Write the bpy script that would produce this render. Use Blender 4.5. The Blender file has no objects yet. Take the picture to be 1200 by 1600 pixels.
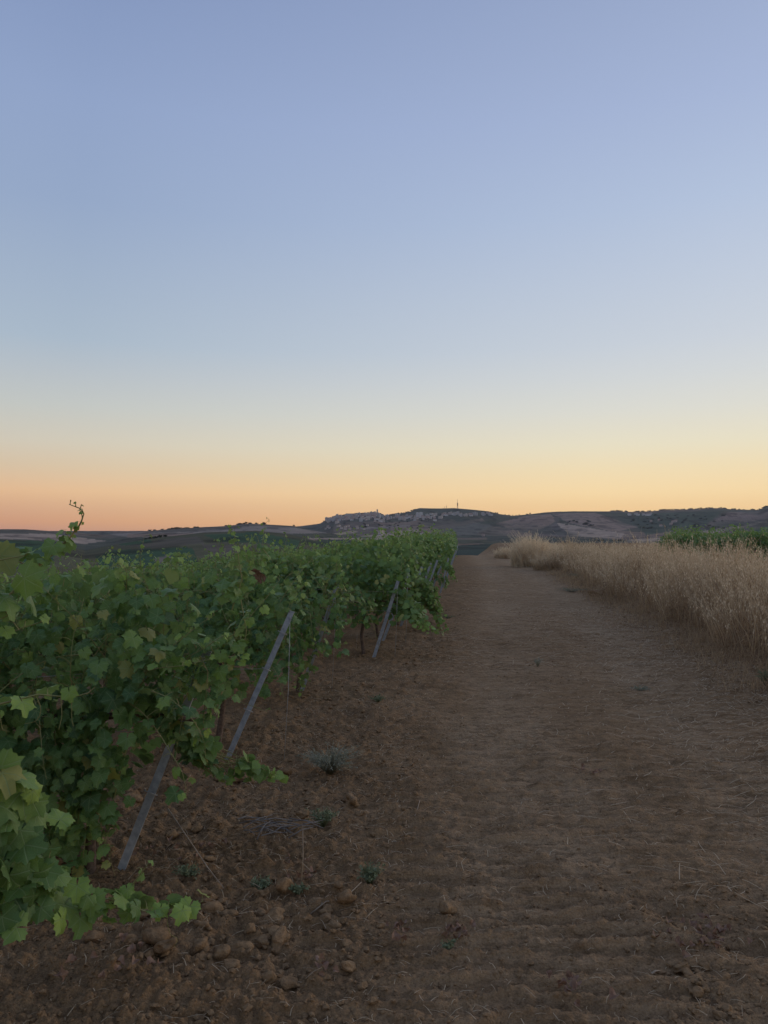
import bpy, math
import numpy as np
from mathutils import Vector, Matrix

# ------------------------------------------------------------------ camera, sky, light
SC = bpy.context.scene
COL = SC.collection
EYE = 1.6
FPX = 1155.6                       # focal length in pixels of the 1200x1600 photograph (26 mm on 36 mm)
PITCH = math.atan(35.0 / FPX)
cam_d = bpy.data.cameras.new('camera')
cam_d.sensor_fit = 'VERTICAL'; cam_d.sensor_height = 36.0; cam_d.lens = 26.0
cam_d.clip_start = 0.05; cam_d.clip_end = 20000
cam = bpy.data.objects.new('camera', cam_d); COL.objects.link(cam)
cam.location = (0, 0, EYE); cam.rotation_euler = (math.radians(90) + PITCH, 0, 0)
SC.camera = cam
SC.render.resolution_x = 768; SC.render.resolution_y = 1024
SC.view_settings.view_transform = 'Standard'; SC.view_settings.look = 'None'
SC.view_settings.gamma = 1; SC.view_settings.exposure = 0.0; SC.view_settings.use_curve_mapping = False
SC.cycles.max_bounces = 8; SC.cycles.diffuse_bounces = 4; SC.cycles.glossy_bounces = 2
SC.cycles.transmission_bounces = 5; SC.cycles.transparent_max_bounces = 4; SC.cycles.volume_bounces = 0
SC.cycles.use_adaptive_sampling = True

def lin(c):
    return tuple(((v/255)/12.92 if v/255 <= 0.04045 else ((v/255+0.055)/1.055)**2.4) for v in c) + (1,)

w = bpy.data.worlds.new('World'); SC.world = w; w.use_nodes = True
nt = w.node_tree; N = nt.nodes; L = nt.links
N.clear()
out = N.new('ShaderNodeOutputWorld'); bg = N.new('ShaderNodeBackground')
tc = N.new('ShaderNodeTexCoord'); sep = N.new('ShaderNodeSeparateXYZ')
nrm = N.new('ShaderNodeVectorMath'); nrm.operation = 'NORMALIZE'
L.new(tc.outputs['Generated'], nrm.inputs[0]); L.new(nrm.outputs[0], sep.inputs[0])
def ramp(stops):
    r = N.new('ShaderNodeValToRGB'); cr = r.color_ramp; cr.interpolation = 'LINEAR'
    while len(cr.elements) > 1: cr.elements.remove(cr.elements[-1])
    cr.elements[0].position = stops[0][0]; cr.elements[0].color = lin(stops[0][1])
    for p, c in stops[1:]:
        e = cr.elements.new(p); e.color = lin(c)
    L.new(sep.outputs['Z'], r.inputs[0]); return r
SUN_AZ = math.radians(60)           # the glow lies to the right, beyond the frame
rl = ramp([(0.0, (188,139,124)), (0.0155, (214,156,118)), (0.0545, (234,191,147)), (0.085, (219,197,167)), (0.115, (211,203,185)), (0.159, (196,200,196)),
           (0.20, (184,193,200)), (0.239, (171,187,203)), (0.39, (150,169,200)), (0.487, (145,164,200)), (0.59, (132,151,190)), (1.0, (116,136,178))])
rr = ramp([(0.0, (250,194,128)), (0.0155, (255,206,140)), (0.0545, (255,224,170)), (0.085, (246,226,184)), (0.115, (237,228,200)), (0.159, (224,223,213)),
           (0.20, (214,218,219)), (0.239, (206,213,222)), (0.39, (184,199,224)), (0.487, (171,186,218)), (0.59, (160,175,207)), (1.0, (128,147,190))])
dot = N.new('ShaderNodeVectorMath'); dot.operation = 'DOT_PRODUCT'
dot.inputs[1].default_value = (math.sin(SUN_AZ), math.cos(SUN_AZ), 0)
L.new(nrm.outputs[0], dot.inputs[0])
mr = N.new('ShaderNodeMapRange'); mr.inputs[1].default_value = 0.03; mr.inputs[2].default_value = 0.72
L.new(dot.outputs['Value'], mr.inputs[0])
mrh = N.new('ShaderNodeMapRange'); mrh.inputs[1].default_value = 0.12; mrh.inputs[2].default_value = 0.86
L.new(dot.outputs['Value'], mrh.inputs[0])
mre = N.new('ShaderNodeMapRange'); mre.inputs[1].default_value = 0.05; mre.inputs[2].default_value = 0.25
L.new(sep.outputs['Z'], mre.inputs[0])
mfa = N.new('ShaderNodeMix'); mfa.data_type = 'FLOAT'
L.new(mre.outputs[0], mfa.inputs[0]); L.new(mr.outputs[0], mfa.inputs[2]); L.new(mrh.outputs[0], mfa.inputs[3])
mx = N.new('ShaderNodeMix'); mx.data_type = 'RGBA'
L.new(mfa.outputs[0], mx.inputs[0]); L.new(rl.outputs[0], mx.inputs[6]); L.new(rr.outputs[0], mx.inputs[7])
mr2 = N.new('ShaderNodeMapRange'); mr2.inputs[1].default_value = -0.9; mr2.inputs[2].default_value = 0.05
mr2.inputs[3].default_value = 0.85; mr2.inputs[4].default_value = 1.0
L.new(dot.outputs['Value'], mr2.inputs[0])
L.new(mx.outputs[2], bg.inputs[0]); L.new(mr2.outputs[0], bg.inputs[1]); L.new(bg.outputs[0], out.inputs[0])

sl = bpy.data.lights.new('dusk_glow_sun', 'SUN'); sl.energy = 0.55; sl.angle = math.radians(30); sl.color = (1.0, 0.78, 0.55)
so = bpy.data.objects.new('dusk_glow_sun', sl); COL.objects.link(so)
so.rotation_euler = Vector((math.sin(SUN_AZ), math.cos(SUN_AZ), 0.22)).to_track_quat('Z', 'Y').to_euler()

# ------------------------------------------------------------------ helpers
RNG = np.random.default_rng(7)
FWD = np.array([0, math.cos(PITCH), math.sin(PITCH)]); UPV = np.array([0, -math.sin(PITCH), math.cos(PITCH)])
def at(px, py, Y):
    """the point seen at that spot of the photograph when it stands Y metres ahead"""
    d = FWD + UPV * (-(py-800)/FPX); d = d + np.array([(px-600)/FPX, 0, 0])
    return np.array([0, 0, EYE]) + d * (Y / d[1])

def hsh(ix, iy, s):
    n = (ix.astype(np.int64)*374761393 + iy.astype(np.int64)*668265263 + s*1442695041) & 0x7fffffff
    n = ((n ^ (n >> 13)) * 1274126177) & 0x7fffffff
    n = (n ^ (n >> 16))
    return (n & 0xffffff) / float(0xffffff)
def vnoise(x, y, s=0):
    x0 = np.floor(x); y0 = np.floor(y); fx = x-x0; fy = y-y0
    fx = fx*fx*(3-2*fx); fy = fy*fy*(3-2*fy)
    a = hsh(x0, y0, s); b = hsh(x0+1, y0, s); c = hsh(x0, y0+1, s); d = hsh(x0+1, y0+1, s)
    return (a+(b-a)*fx)*(1-fy) + (c+(d-c)*fx)*fy
def fbm(x, y, s=0, o=4):
    x = np.asarray(x, float); y = np.asarray(y, float)
    v = 0; a = 0.5
    for k in range(o):
        v = v + a*(vnoise(x, y, s+k)-0.5)*2; x = x*2.03+11.3; y = y*2.03+5.7; a *= 0.5
    return v
def worley(x, y, s=0):
    x0 = np.floor(x); y0 = np.floor(y); best = np.full(x.shape, 9.0); idv = np.zeros(x.shape)
    for dx in (-1, 0, 1):
        for dy in (-1, 0, 1):
            cx = x0+dx; cy = y0+dy
            px = cx+hsh(cx, cy, s); py = cy+hsh(cx, cy, s+31)
            d = np.hypot(px-x, py-y); m = d < best
            best = np.where(m, d, best); idv = np.where(m, hsh(cx, cy, s+77), idv)
    return best, idv
def smooth(e0, e1, x):
    t = np.clip((x-e0)/(e1-e0), 0, 1); return t*t*(3-2*t)

def raw_mesh(name, V, F, mats=(), mi=None, smooth_=True, attrs=None, uv=None):
    V = np.asarray(V, np.float32); F = np.asarray(F, np.int32)
    me = bpy.data.meshes.new(name); k = F.shape[1]
    me.vertices.add(len(V)); me.vertices.foreach_set('co', V.ravel())
    me.loops.add(F.size); me.loops.foreach_set('vertex_index', F.ravel())
    me.polygons.add(len(F)); me.polygons.foreach_set('loop_start', np.arange(0, F.size, k, dtype=np.int32))
    if mi is not None: me.polygons.foreach_set('material_index', np.asarray(mi, np.int32))
    me.polygons.foreach_set('use_smooth', np.full(len(F), smooth_, bool))
    for m in mats: me.materials.append(m)
    for an, (ty, av) in (attrs or {}).items():
        a = me.attributes.new(an, ty, 'POINT')
        a.data.foreach_set('value' if ty == 'FLOAT' else 'color', np.asarray(av, np.float32).ravel())
    if uv is not None:
        u = me.uv_layers.new(name='leaf'); u.data.foreach_set('uv', np.asarray(uv, np.float32)[F.ravel()].ravel())
    me.update(calc_edges=True)
    return me
def link(name, me, parent=None, loc=None, **props):
    o = bpy.data.objects.new(name, me); COL.objects.link(o)
    if parent is not None: o.parent = parent
    if loc is not None: o.location = loc
    for k, v in props.items(): o[k] = v
    return o
def thing(name, label, cat, loc=(0, 0, 0), group=None, rz=0):
    o = bpy.data.objects.new(name, None); COL.objects.link(o); o.location = loc; o.rotation_euler = (0, 0, rz)
    o.empty_display_size = 0.2
    o['label'] = label; o['category'] = cat
    if group: o['group'] = group
    return o
class MB:
    """collects triangles into one mesh"""
    def __init__(s): s.V = []; s.F = []; s.M = []; s.n = 0
    def add(s, V, F, m=0):
        V = np.asarray(V, float); F = np.asarray(F, int)
        if F.shape[1] == 4: F = np.vstack([F[:, [0, 1, 2]], F[:, [0, 2, 3]]])
        s.V.append(V); s.F.append(F+s.n); s.M.append(np.full(len(F), m)); s.n += len(V)
    def tube(s, P, r, k=5, m=0, cap=True):
        P = np.asarray(P, float); n = len(P); r = np.full(n, r, float) if np.isscalar(r) else np.asarray(r, float)
        T = np.gradient(P, axis=0); T /= np.linalg.norm(T, axis=1)[:, None]+1e-9
        ref = np.array([0.31, 0.77, 0.2]) if abs(T[0][2]) > .6 else np.array([0.1, 0.1, 1.0])
        A = np.cross(T, ref); A /= np.linalg.norm(A, axis=1)[:, None]+1e-9; B = np.cross(T, A)
        an = np.arange(k)/k*2*math.pi
        V = (P[:, None]+(A[:, None]*np.cos(an)[None, :, None]+B[:, None]*np.sin(an)[None, :, None])*r[:, None, None]).reshape(-1, 3)
        F = []
        for i in range(n-1):
            for j in range(k):
                a = i*k+j; b = i*k+(j+1) % k; F.append((a, b, b+k)); F.append((a, b+k, a+k))
        if cap:
            for j in range(1, k-1): F.append((0, j+1, j)); F.append(((n-1)*k, (n-1)*k+j, (n-1)*k+j+1))
        s.add(V, F, m)
    def box(s, c, sz, m=0, R=None):
        v = np.array([[x, y, z] for x in (-.5, .5) for y in (-.5, .5) for z in (-.5, .5)])*np.array(sz)
        if R is not None: v = v@np.asarray(R).T
        s.add(v+np.array(c), [(0, 1, 3, 2), (4, 6, 7, 5), (0, 4, 5, 1), (2, 3, 7, 6), (0, 2, 6, 4), (1, 5, 7, 3)], m)
    def mesh(s, name, mats, smooth_=True):
        return raw_mesh(name, np.vstack(s.V), np.vstack(s.F), mats, np.concatenate(s.M), smooth_)

def mat(name, rough=0.8, spec=0.3):
    m = bpy.data.materials.new(name); m.use_nodes = True
    b = m.node_tree.nodes['Principled BSDF']; b.inputs['Roughness'].default_value = rough
    b.inputs['Specular IOR Level'].default_value = spec
    return m, m.node_tree.nodes, m.node_tree.links, b
def nd(nodes, t, **kw):
    n = nodes.new(t)
    for k, v in kw.items(): setattr(n, k, v)
    return n
def mixc(nodes, links, f, a, b):
    m = nodes.new('ShaderNodeMix'); m.data_type = 'RGBA'
    for i, v in ((0, f), (6, a), (7, b)):
        if hasattr(v, 'is_output'): links.new(v, m.inputs[i])
        elif i == 0: m.inputs[0].default_value = v
        else: m.inputs[i].default_value = tuple(v)+(1,) if len(v) == 3 else v
    return m.outputs[2]
def math_(nodes, links, op, a, b=None, c=None, clamp=False):
    m = nodes.new('ShaderNodeMath'); m.operation = op; m.use_clamp = clamp
    for i, v in enumerate((a, b, c)):
        if v is None: continue
        if hasattr(v, 'is_output'): links.new(v, m.inputs[i])
        else: m.inputs[i].default_value = v
    return m.outputs[0]
def noise_(nodes, links, scale, detail=4, rough=0.6, vec=None):
    n = nodes.new('ShaderNodeTexNoise'); n.inputs['Scale'].default_value = scale
    n.inputs['Detail'].default_value = detail; n.inputs['Roughness'].default_value = rough
    if vec is not None: links.new(vec, n.inputs['Vector'])
    return n.outputs['Fac']
def step_(nodes, links, v, lo, hi):
    m = nodes.new('ShaderNodeMapRange'); m.inputs[1].default_value = lo; m.inputs[2].default_value = hi
    links.new(v, m.inputs[0]); return m.outputs[0]
def simple(name, c1, c2, scale, rough=0.85, spec=0.2, bump=0.0, objrand=0.0):
    m, n, l, b = mat(name, rough, spec)
    g = nd(n, 'ShaderNodeNewGeometry')
    f = noise_(n, l, scale, vec=g.outputs['Position'])
    f = step_(n, l, f, 0.3, 0.7)
    if objrand:
        oi = nd(n, 'ShaderNodeObjectInfo')
        f = math_(n, l, 'ADD', math_(n, l, 'MULTIPLY', f, 1-objrand), math_(n, l, 'MULTIPLY', oi.outputs['Random'], objrand))
    l.new(mixc(n, l, f, c1, c2), b.inputs['Base Color'])
    if bump:
        bp = nd(n, 'ShaderNodeBump'); bp.inputs['Strength'].default_value = 0.6; bp.inputs['Distance'].default_value = bump
        l.new(noise_(n, l, scale*2, 5, vec=g.outputs['Position']), bp.inputs['Height']); l.new(bp.outputs[0], b.inputs['Normal'])
    return m

# ---- materials
def make_soil():
    m, n, l, b = mat('soil', 0.95, 0.12)
    g = nd(n, 'ShaderNodeNewGeometry'); P = g.outputs['Position']
    aw = nd(n, 'ShaderNodeAttribute'); aw.attribute_name = 'wear'
    ast = nd(n, 'ShaderNodeAttribute'); ast.attribute_name = 'straw'
    big = step_(n, l, noise_(n, l, 0.9, 5, 0.6, P), 0.35, 0.65)
    mid = step_(n, l, noise_(n, l, 9, 6, 0.7, P), 0.3, 0.7)
    fine = step_(n, l, noise_(n, l, 110, 4, 0.75, P), 0.3, 0.72)
    c = mixc(n, l, big, SOIL_A, SOIL_B)
    c = mixc(n, l, math_(n, l, 'MULTIPLY', mid, 0.45), c, SOIL_C)
    c = mixc(n, l, math_(n, l, 'MULTIPLY', aw.outputs['Fac'], 0.75), c, SOIL_W)
    # dark soil streaks across the track, painted to give ridges their shade contrast
    for sc_, am in (((1.1, 6.5, 4), 0.30), ((3.5, 24, 10), 0.55), ((9, 60, 20), 0.35)):
        mq = nd(n, 'ShaderNodeMapping'); mq.inputs['Scale'].default_value = sc_; mq.inputs['Rotation'].default_value = (0, 0, 0.08); l.new(P, mq.inputs[0])
        c = mixc(n, l, math_(n, l, 'MULTIPLY', step_(n, l, noise_(n, l, 1.0, 4, 0.7, mq.outputs[0]), 0.50, 0.60), am), c, SOIL_C)
    # fine straw chaff: stretched specks
    mp = nd(n, 'ShaderNodeMapping'); mp.inputs['Scale'].default_value = (22, 90, 40); l.new(P, mp.inputs[0])
    chaff = step_(n, l, noise_(n, l, 1.0, 4, 0.7, mp.outputs[0]), 0.54, 0.64)
    c = mixc(n, l, math_(n, l, 'MULTIPLY', chaff, math_(n, l, 'MULTIPLY_ADD', ast.outputs['Fac'], 0.40, 0.02)), c, (0.50, 0.38, 0.24))
    hsv = nd(n, 'ShaderNodeHueSaturation'); l.new(c, hsv.inputs['Color'])
    l.new(math_(n, l, 'MULTIPLY_ADD', fine, 0.60, 0.74), hsv.inputs['Value'])
    l.new(hsv.outputs[0], b.inputs['Base Color'])
    bp = nd(n, 'ShaderNodeBump'); bp.inputs['Strength'].default_value = 0.95; bp.inputs['Distance'].default_value = 0.015
    h = math_(n, l, 'ADD', noise_(n, l, 32, 6, 0.66, P), math_(n, l, 'MULTIPLY', noise_(n, l, 220, 4, 0.7, P), 0.30))
    for sc_, am in ((70, 0.45), (150, 0.22)):
        vo = nd(n, 'ShaderNodeTexVoronoi'); vo.inputs['Scale'].default_value = sc_; l.new(P, vo.inputs['Vector'])
        h = math_(n, l, 'SUBTRACT', h, math_(n, l, 'MULTIPLY', vo.outputs['Distance'], am))
    l.new(h, bp.inputs['Height']); l.new(bp.outputs[0], b.inputs['Normal'])
    return m
SOIL_A = (0.30, 0.178, 0.085); SOIL_B = (0.37, 0.232, 0.118); SOIL_C = (0.165, 0.098, 0.048); SOIL_W = (0.43, 0.288, 0.162)
M_soil = make_soil()
M_clod = simple('clod_soil', (0.17, 0.104, 0.054), (0.37, 0.235, 0.122), 60, 0.95, 0.08, 0.015, 0.25)
M_post = simple('galvanised_steel', (0.22, 0.24, 0.25), (0.40, 0.42, 0.43), 30, 0.5, 0.5, 0.0005)
M_wire = simple('wire', (0.32, 0.30, 0.27), (0.45, 0.43, 0.39), 30, 0.5)
M_bark = simple('vine_bark', (0.09, 0.062, 0.045), (0.21, 0.15, 0.11), 60, 0.95, 0.1, 0.004)
M_cane = simple('green_cane', (0.19, 0.22, 0.07), (0.32, 0.26, 0.12), 12, 0.6)
M_dead = simple('dry_stem', (0.24, 0.175, 0.12), (0.46, 0.36, 0.25), 15, 0.9)
M_twig = simple('grey_twig', (0.15, 0.13, 0.115), (0.28, 0.255, 0.23), 15, 0.9)
M_weed = simple('grey_green_weed', (0.13, 0.16, 0.085), (0.26, 0.29, 0.16), 30, 0.8)
M_paleweed = simple('pale_dusty_weed', (0.20, 0.21, 0.14), (0.36, 0.35, 0.25), 30, 0.85)
M_deadleaf = simple('dead_leaf', (0.17, 0.090, 0.055), (0.33, 0.21, 0.14), 40, 0.85)

def make_leaf():
    m, n, l, b = mat('vine_leaf', 0.48, 0.35)
    g = nd(n, 'ShaderNodeNewGeometry'); oi = nd(n, 'ShaderNodeObjectInfo')
    ay = nd(n, 'ShaderNodeAttribute'); ay.attribute_name = 'young'
    rnd = math_(n, l, 'FRACT', math_(n, l, 'ADD', g.outputs['Random Per Island'], oi.outputs['Random']))
    c = mixc(n, l, rnd, (0.048, 0.118, 0.044), (0.155, 0.260, 0.068))
    c = mixc(n, l, ay.outputs['Fac'], c, (0.31, 0.44, 0.085))
    c = mixc(n, l, math_(n, l, 'MULTIPLY', math_(n, l, 'GREATER_THAN', math_(n, l, 'FRACT', math_(n, l, 'MULTIPLY', rnd, 37.0)), 0.955), 0.75), c, (0.42, 0.36, 0.10))
    c = mixc(n, l, math_(n, l, 'MULTIPLY', step_(n, l, noise_(n, l, 3.2, 2, 0.5, g.outputs['Position']), 0.45, 0.65), 0.35), c, (0.15, 0.24, 0.065))
    # veins from the leaf's own coordinates
    uv = nd(n, 'ShaderNodeUVMap'); uv.uv_map = 'leaf'
    sp = nd(n, 'ShaderNodeSeparateXYZ'); l.new(uv.outputs[0], sp.inputs[0])
    ax = math_(n, l, 'ABSOLUTE', sp.outputs[0])
    ang = math_(n, l, 'ARCTAN2', ax, sp.outputs[1])
    rad = math_(n, l, 'SQRT', math_(n, l, 'ADD', math_(n, l, 'MULTIPLY', ax, ax), math_(n, l, 'MULTIPLY', sp.outputs[1], sp.outputs[1])))
    dmin = math_(n, l, 'ABSOLUTE', ang)
    for a in (0.92, 1.95):
        dmin = math_(n, l, 'MINIMUM', dmin, math_(n, l, 'ABSOLUTE', math_(n, l, 'SUBTRACT', ang, a)))
    dist = math_(n, l, 'MULTIPLY', dmin, rad)
    vein = math_(n, l, 'SUBTRACT', 1.0, step_(n, l, dist, 0.012, 0.035))
    sv = math_(n, l, 'SINE', math_(n, l, 'MULTIPLY', math_(n, l, 'ADD', rad, math_(n, l, 'MULTIPLY', dmin, -0.45)), 46.0))
    sv = math_(n, l, 'MULTIPLY', step_(n, l, sv, 0.8, 1.0), 0.4)
    v = math_(n, l, 'MULTIPLY', math_(n, l, 'MAXIMUM', vein, sv), 0.55)
    c = mixc(n, l, v, c, (0.27, 0.36, 0.16))
    bk = nd(n, 'ShaderNodeMix'); bk.data_type = 'RGBA'
    c = mixc(n, l, math_(n, l, 'MULTIPLY', g.outputs['Backfacing'], 0.40), c, (0.25, 0.32, 0.19))
    blot = step_(n, l, noise_(n, l, 25, 3, 0.6, g.outputs['Position']), 0.62, 0.8)
    c = mixc(n, l, math_(n, l, 'MULTIPLY', blot, 0.25), c, (0.20, 0.22, 0.06))
    l.new(c, b.inputs['Base Color'])
    tr = nd(n, 'ShaderNodeBsdfTranslucent')
    l.new(mixc(n, l, 0.5, c, (0.22, 0.38, 0.06)), tr.inputs[0])
    ms = nd(n, 'ShaderNodeMixShader'); ms.inputs[0].default_value = 0.32
    l.new(b.outputs[0], ms.inputs[1]); l.new(tr.outputs[0], ms.inputs[2])
    l.new(ms.outputs[0], n['Material Output'].inputs['Surface'])
    bp = nd(n, 'ShaderNodeBump'); bp.inputs['Strength'].default_value = 0.5; bp.inputs['Distance'].default_value = 0.004
    l.new(math_(n, l, 'SUBTRACT', noise_(n, l, 60, 3, 0.6, g.outputs['Position']), v), bp.inputs['Height']); l.new(bp.outputs[0], b.inputs['Normal'])
    return m
M_leaf = make_leaf()
def make_grass():
    m, n, l, b = mat('dry_grass', 0.7, 0.25)
    g = nd(n, 'ShaderNodeNewGeometry'); a = nd(n, 'ShaderNodeAttribute'); a.attribute_name = 'tone'
    c = mixc(n, l, g.outputs['Random Per Island'], (0.28, 0.178, 0.095), (0.58, 0.405, 0.225))
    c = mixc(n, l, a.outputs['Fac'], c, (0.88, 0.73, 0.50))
    l.new(c, b.inputs['Base Color'])
    tr = nd(n, 'ShaderNodeBsdfTranslucent'); l.new(c, tr.inputs[0])
    ms = nd(n, 'ShaderNodeMixShader'); ms.inputs[0].default_value = 0.42
    l.new(b.outputs[0], ms.inputs[1]); l.new(tr.outputs[0], ms.inputs[2]); l.new(ms.outputs[0], n['Material Output'].inputs['Surface'])
    return m
M_grass = make_grass()

# ------------------------------------------------------------------ ground shape
XE = np.array([(-20, -3.6), (2, -1.5), (3.62, -1.28), (5.28, -1.13), (7.3, -.85), (9.6, -.14), (11, -.03), (13, .3), (15, .6), (17.9, 1.04), (20.5, 1.56), (30, 2.6), (56, 5.2), (150, 15)])
XB = np.array([(-20, 3.4), (3, 3.7), (5.5, 3.75), (7, 3.9), (8.6, 4.25), (11, 4.6), (14.8, 5.1), (19.5, 5.7), (25, 6.5), (37, 8.0), (61, 10.6), (150, 20)])
def xe(y): return np.interp(y, XE[:, 0], XE[:, 1])
def xb(y): return np.interp(y, XB[:, 0], XB[:, 1]) + 0.10*np.sin(np.asarray(y)*1.7) + 0.06*np.sin(np.asarray(y)*4.1+1)
def gz(x, y):
    x = np.asarray(x, float); y = np.asarray(y, float)
    s = xe(y)-x-0.9
    z = -0.112*np.where(s > 4, s, np.log1p(np.exp(np.clip(s, -20, 4)*1.5))/1.5)
    far = smooth(-2, 5, xb(y)-x)                       # left of the bank the land drops beyond the end of the track
    z = z - far*0.055*np.maximum(y-57, 0) - 0.02*np.maximum(y-125, 0)
    z = z + 0.27*smooth(-0.15, 0.75, x-xb(y)) - 0.10*smooth(1.5, 5, x-xb(y))
    return z

# ------------------------------------------------------------------ the near ground sheet
def ground():
    ys = [ -20, -12, -7, -4, -2, -0.5, 0.6, 1.3]
    y = 1.8
    while y < 150: ys.append(y); y *= 1.0031 if y < 40 else 1.01
    ys = np.array(ys+[150.0])
    t = np.arange(-0.62, 0.6201, 0.0032)
    wv = np.maximum(ys, 2.2)
    X = t[None, :]*wv[:, None]
    s = (np.linspace(0, 1, 16)[1:])**2
    Lx = -0.62*wv[:, None]; Rx = 0.62*wv[:, None]
    left = Lx-(s[::-1])[None, :]*(135+Lx*0.9); right = Rx+s[None, :]*(135-Rx*0.9)
    X = np.hstack([left, X, right]); Y = np.repeat(ys[:, None], X.shape[1], 1)
    Z = gz(X, Y)
    # soil relief
    road = smooth(0.55, 1.7, X-xe(Y))*smooth(0.0, 0.9, xb(Y)-X)      # 1 on the worked track
    cl = xe(Y)*0.5+xb(Y)*0.5
    u = X-cl                                                       # across the track
    fade = 1/(1+(Y/34)**2)
    rough = 1-road
    Z += fbm(X*0.8, Y*0.8, 3)*0.035*(0.35+rough)
    Z += fbm(X*5, Y*5, 9)*0.024*(0.55+rough*0.9)*fade
    dome = lambda f, r: np.sqrt(np.clip(1-(f/r)**2, 0, 1))
    f1, idv = worley(X*12+0.25*fbm(X*30, Y*30, 3), Y*12+0.25*fbm(X*30, Y*30, 4), 5); bump = dome(f1, .22+.30*idv)*(idv > 0.35)*idv
    Z += bump*0.023*(0.30+rough*0.9)*fade
    f2, id2 = worley(X*27, Y*27, 15); Z += dome(f2, .25+.25*id2)*0.011*(0.55+rough*.7)*fade*(id2 > .35)*(.4+id2)
    f3, id3 = worley(X*62, Y*62, 25); Z += dome(f3, .28+.24*id3)*0.0058*(0.7+rough*.5)*fade*(id3 > .25)
    Z += fbm(X*2.6, Y*11, 63, 4)*0.022*road*fade
    Z += fbm(X*28, Y*28, 21)*0.011*fade
    # grouser marks of the crawler tractor across two wheel tracks, and the furrow beside them
    warp = fbm(X*1.6, Y*1.6, 40)*0.09+fbm(X*7, Y*7, 44)*0.03
    tread = np.exp(-((u+0.55)/0.62)**2)+np.exp(-((u-0.95)/0.55)**2)*0.8+np.exp(-((u+1.6)/0.35)**2)*0.5
    tr_on = smooth(-0.25, 0.35, fbm(X*0.7+3, Y*0.7, 50))
    Z += np.abs(np.sin((Y+0.12*X+warp)*math.pi/0.125))**1.5*0.030*np.clip(tread, 0, 1)*(0.25+tr_on)*road*fade
    allr = smooth(-0.3, 0.4, fbm(X*0.5+9, Y*0.6, 57))
    Z += (1-np.abs(np.sin((Y-0.10*X+warp*0.9)*math.pi/0.13)))**3*0.024*(0.25+allr)*smooth(0.1, 0.9, X-xe(Y))*smooth(-0.3, .6, xb(Y)-X)*fade*(0.6+0.8*vnoise(X*9, Y*9, 58))
    Z -= 0.03*np.exp(-((u+0.55)/0.5)**2)*road+0.03*np.exp(-((u-0.95)/0.45)**2)*road
    # ploughed lumps under the first vines, torn patch low right
    Z += 0.05*smooth(0.1, 0.6, fbm(X*2.2, Y*2.2, 61))*rough*fade
    pc = at(1125, 1490, 3.0); q = (X-pc[0])*0.8+(Y-pc[1])*0.6; r_ = -(X-pc[0])*0.6+(Y-pc[1])*0.8
    Z += -0.05*np.exp(-(q/0.09)**2-(r_/0.30)**2)+0.035*np.exp(-((q+0.17)/0.1)**2-(r_/0.28)**2)
    Z -= smooth(118, 150, Y)*2.0
    wear = np.clip(np.exp(-((u+0.45)/0.55)**2)*0.9+np.exp(-((u-1.0)/0.5)**2)*0.8, 0, 1)*road
    wear = np.clip(wear*(0.75+fbm(X*1.4, Y*0.7, 70)*1.0)+0.25*road*smooth(6, 20, Y), 0, 1)
    straw = smooth(0.15, 0.9, u/2.2+fbm(X*0.9, Y*0.5, 80)*0.5)*smooth(2.5, 6, Y)+0.35*smooth(8, 20, Y)
    straw = np.clip(straw, 0, 1)
    nr, nc = X.shape; idx = np.arange(nr*nc).reshape(nr, nc)
    F = np.stack([idx[:-1, :-1], idx[:-1, 1:], idx[1:, 1:], idx[1:, :-1]], -1).reshape(-1, 4)
    V = np.stack([X, Y, Z], -1).reshape(-1, 3)
    me = raw_mesh('ground', V, F, [M_soil], attrs={'wear': ('FLOAT', wear), 'straw': ('FLOAT', straw)})
    link('ground', me, kind='structure', label='ploughed brown soil and dirt track beside the vineyard')
ground()

# ------------------------------------------------------------------ far land
KN_D = np.array([60, 150, 320, 750, 1000, 1900, 2300, 3700, 4250, 4500], float)
PXS = {
 320: [(-900, 885), (0, 885), (150, 893), (300, 885), (450, 868), (600, 861), (700, 861), (770, 861), (850, 855), (1200, 853), (2500, 853)],
 750: [(-900, 850), (0, 842), (60, 845), (100, 851), (133, 860), (180, 851), (233, 842), (317, 832), (400, 829), (440, 833), (500, 845), (560, 850), (1200, 849), (2500, 849)],
 1900: [(-900, 825), (0, 827), (40, 827), (83, 830), (125, 833), (160, 836), (200, 833), (250, 828), (300, 825), (350, 822), (390, 818), (460, 822), (500, 831), (560, 840), (640, 841), (700, 841), (830, 839), (1000, 845), (1100, 842), (1200, 838), (2500, 835)],
 3700: [(-900, 840), (300, 840), (380, 830), (440, 824), (470, 822), (500, 818), (512, 811), (522, 807), (545, 804), (570, 802), (590, 801), (600, 806), (615, 803.5), (640, 800), (648, 796), (655, 794), (690, 794.5), (710, 794), (740, 796.5), (765, 799), (780, 803), (800, 806), (820, 804.5), (850, 801), (870, 799.5), (900, 799), (960, 799), (1000, 800), (1040, 797), (1075, 796), (1100, 795), (1115, 794), (1150, 796), (1185, 797), (1200, 791), (1260, 786), (1600, 795), (2500, 800)],
}
def zof(py, d): return EYE+(835-np.asarray(py, float))/FPX*d
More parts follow.
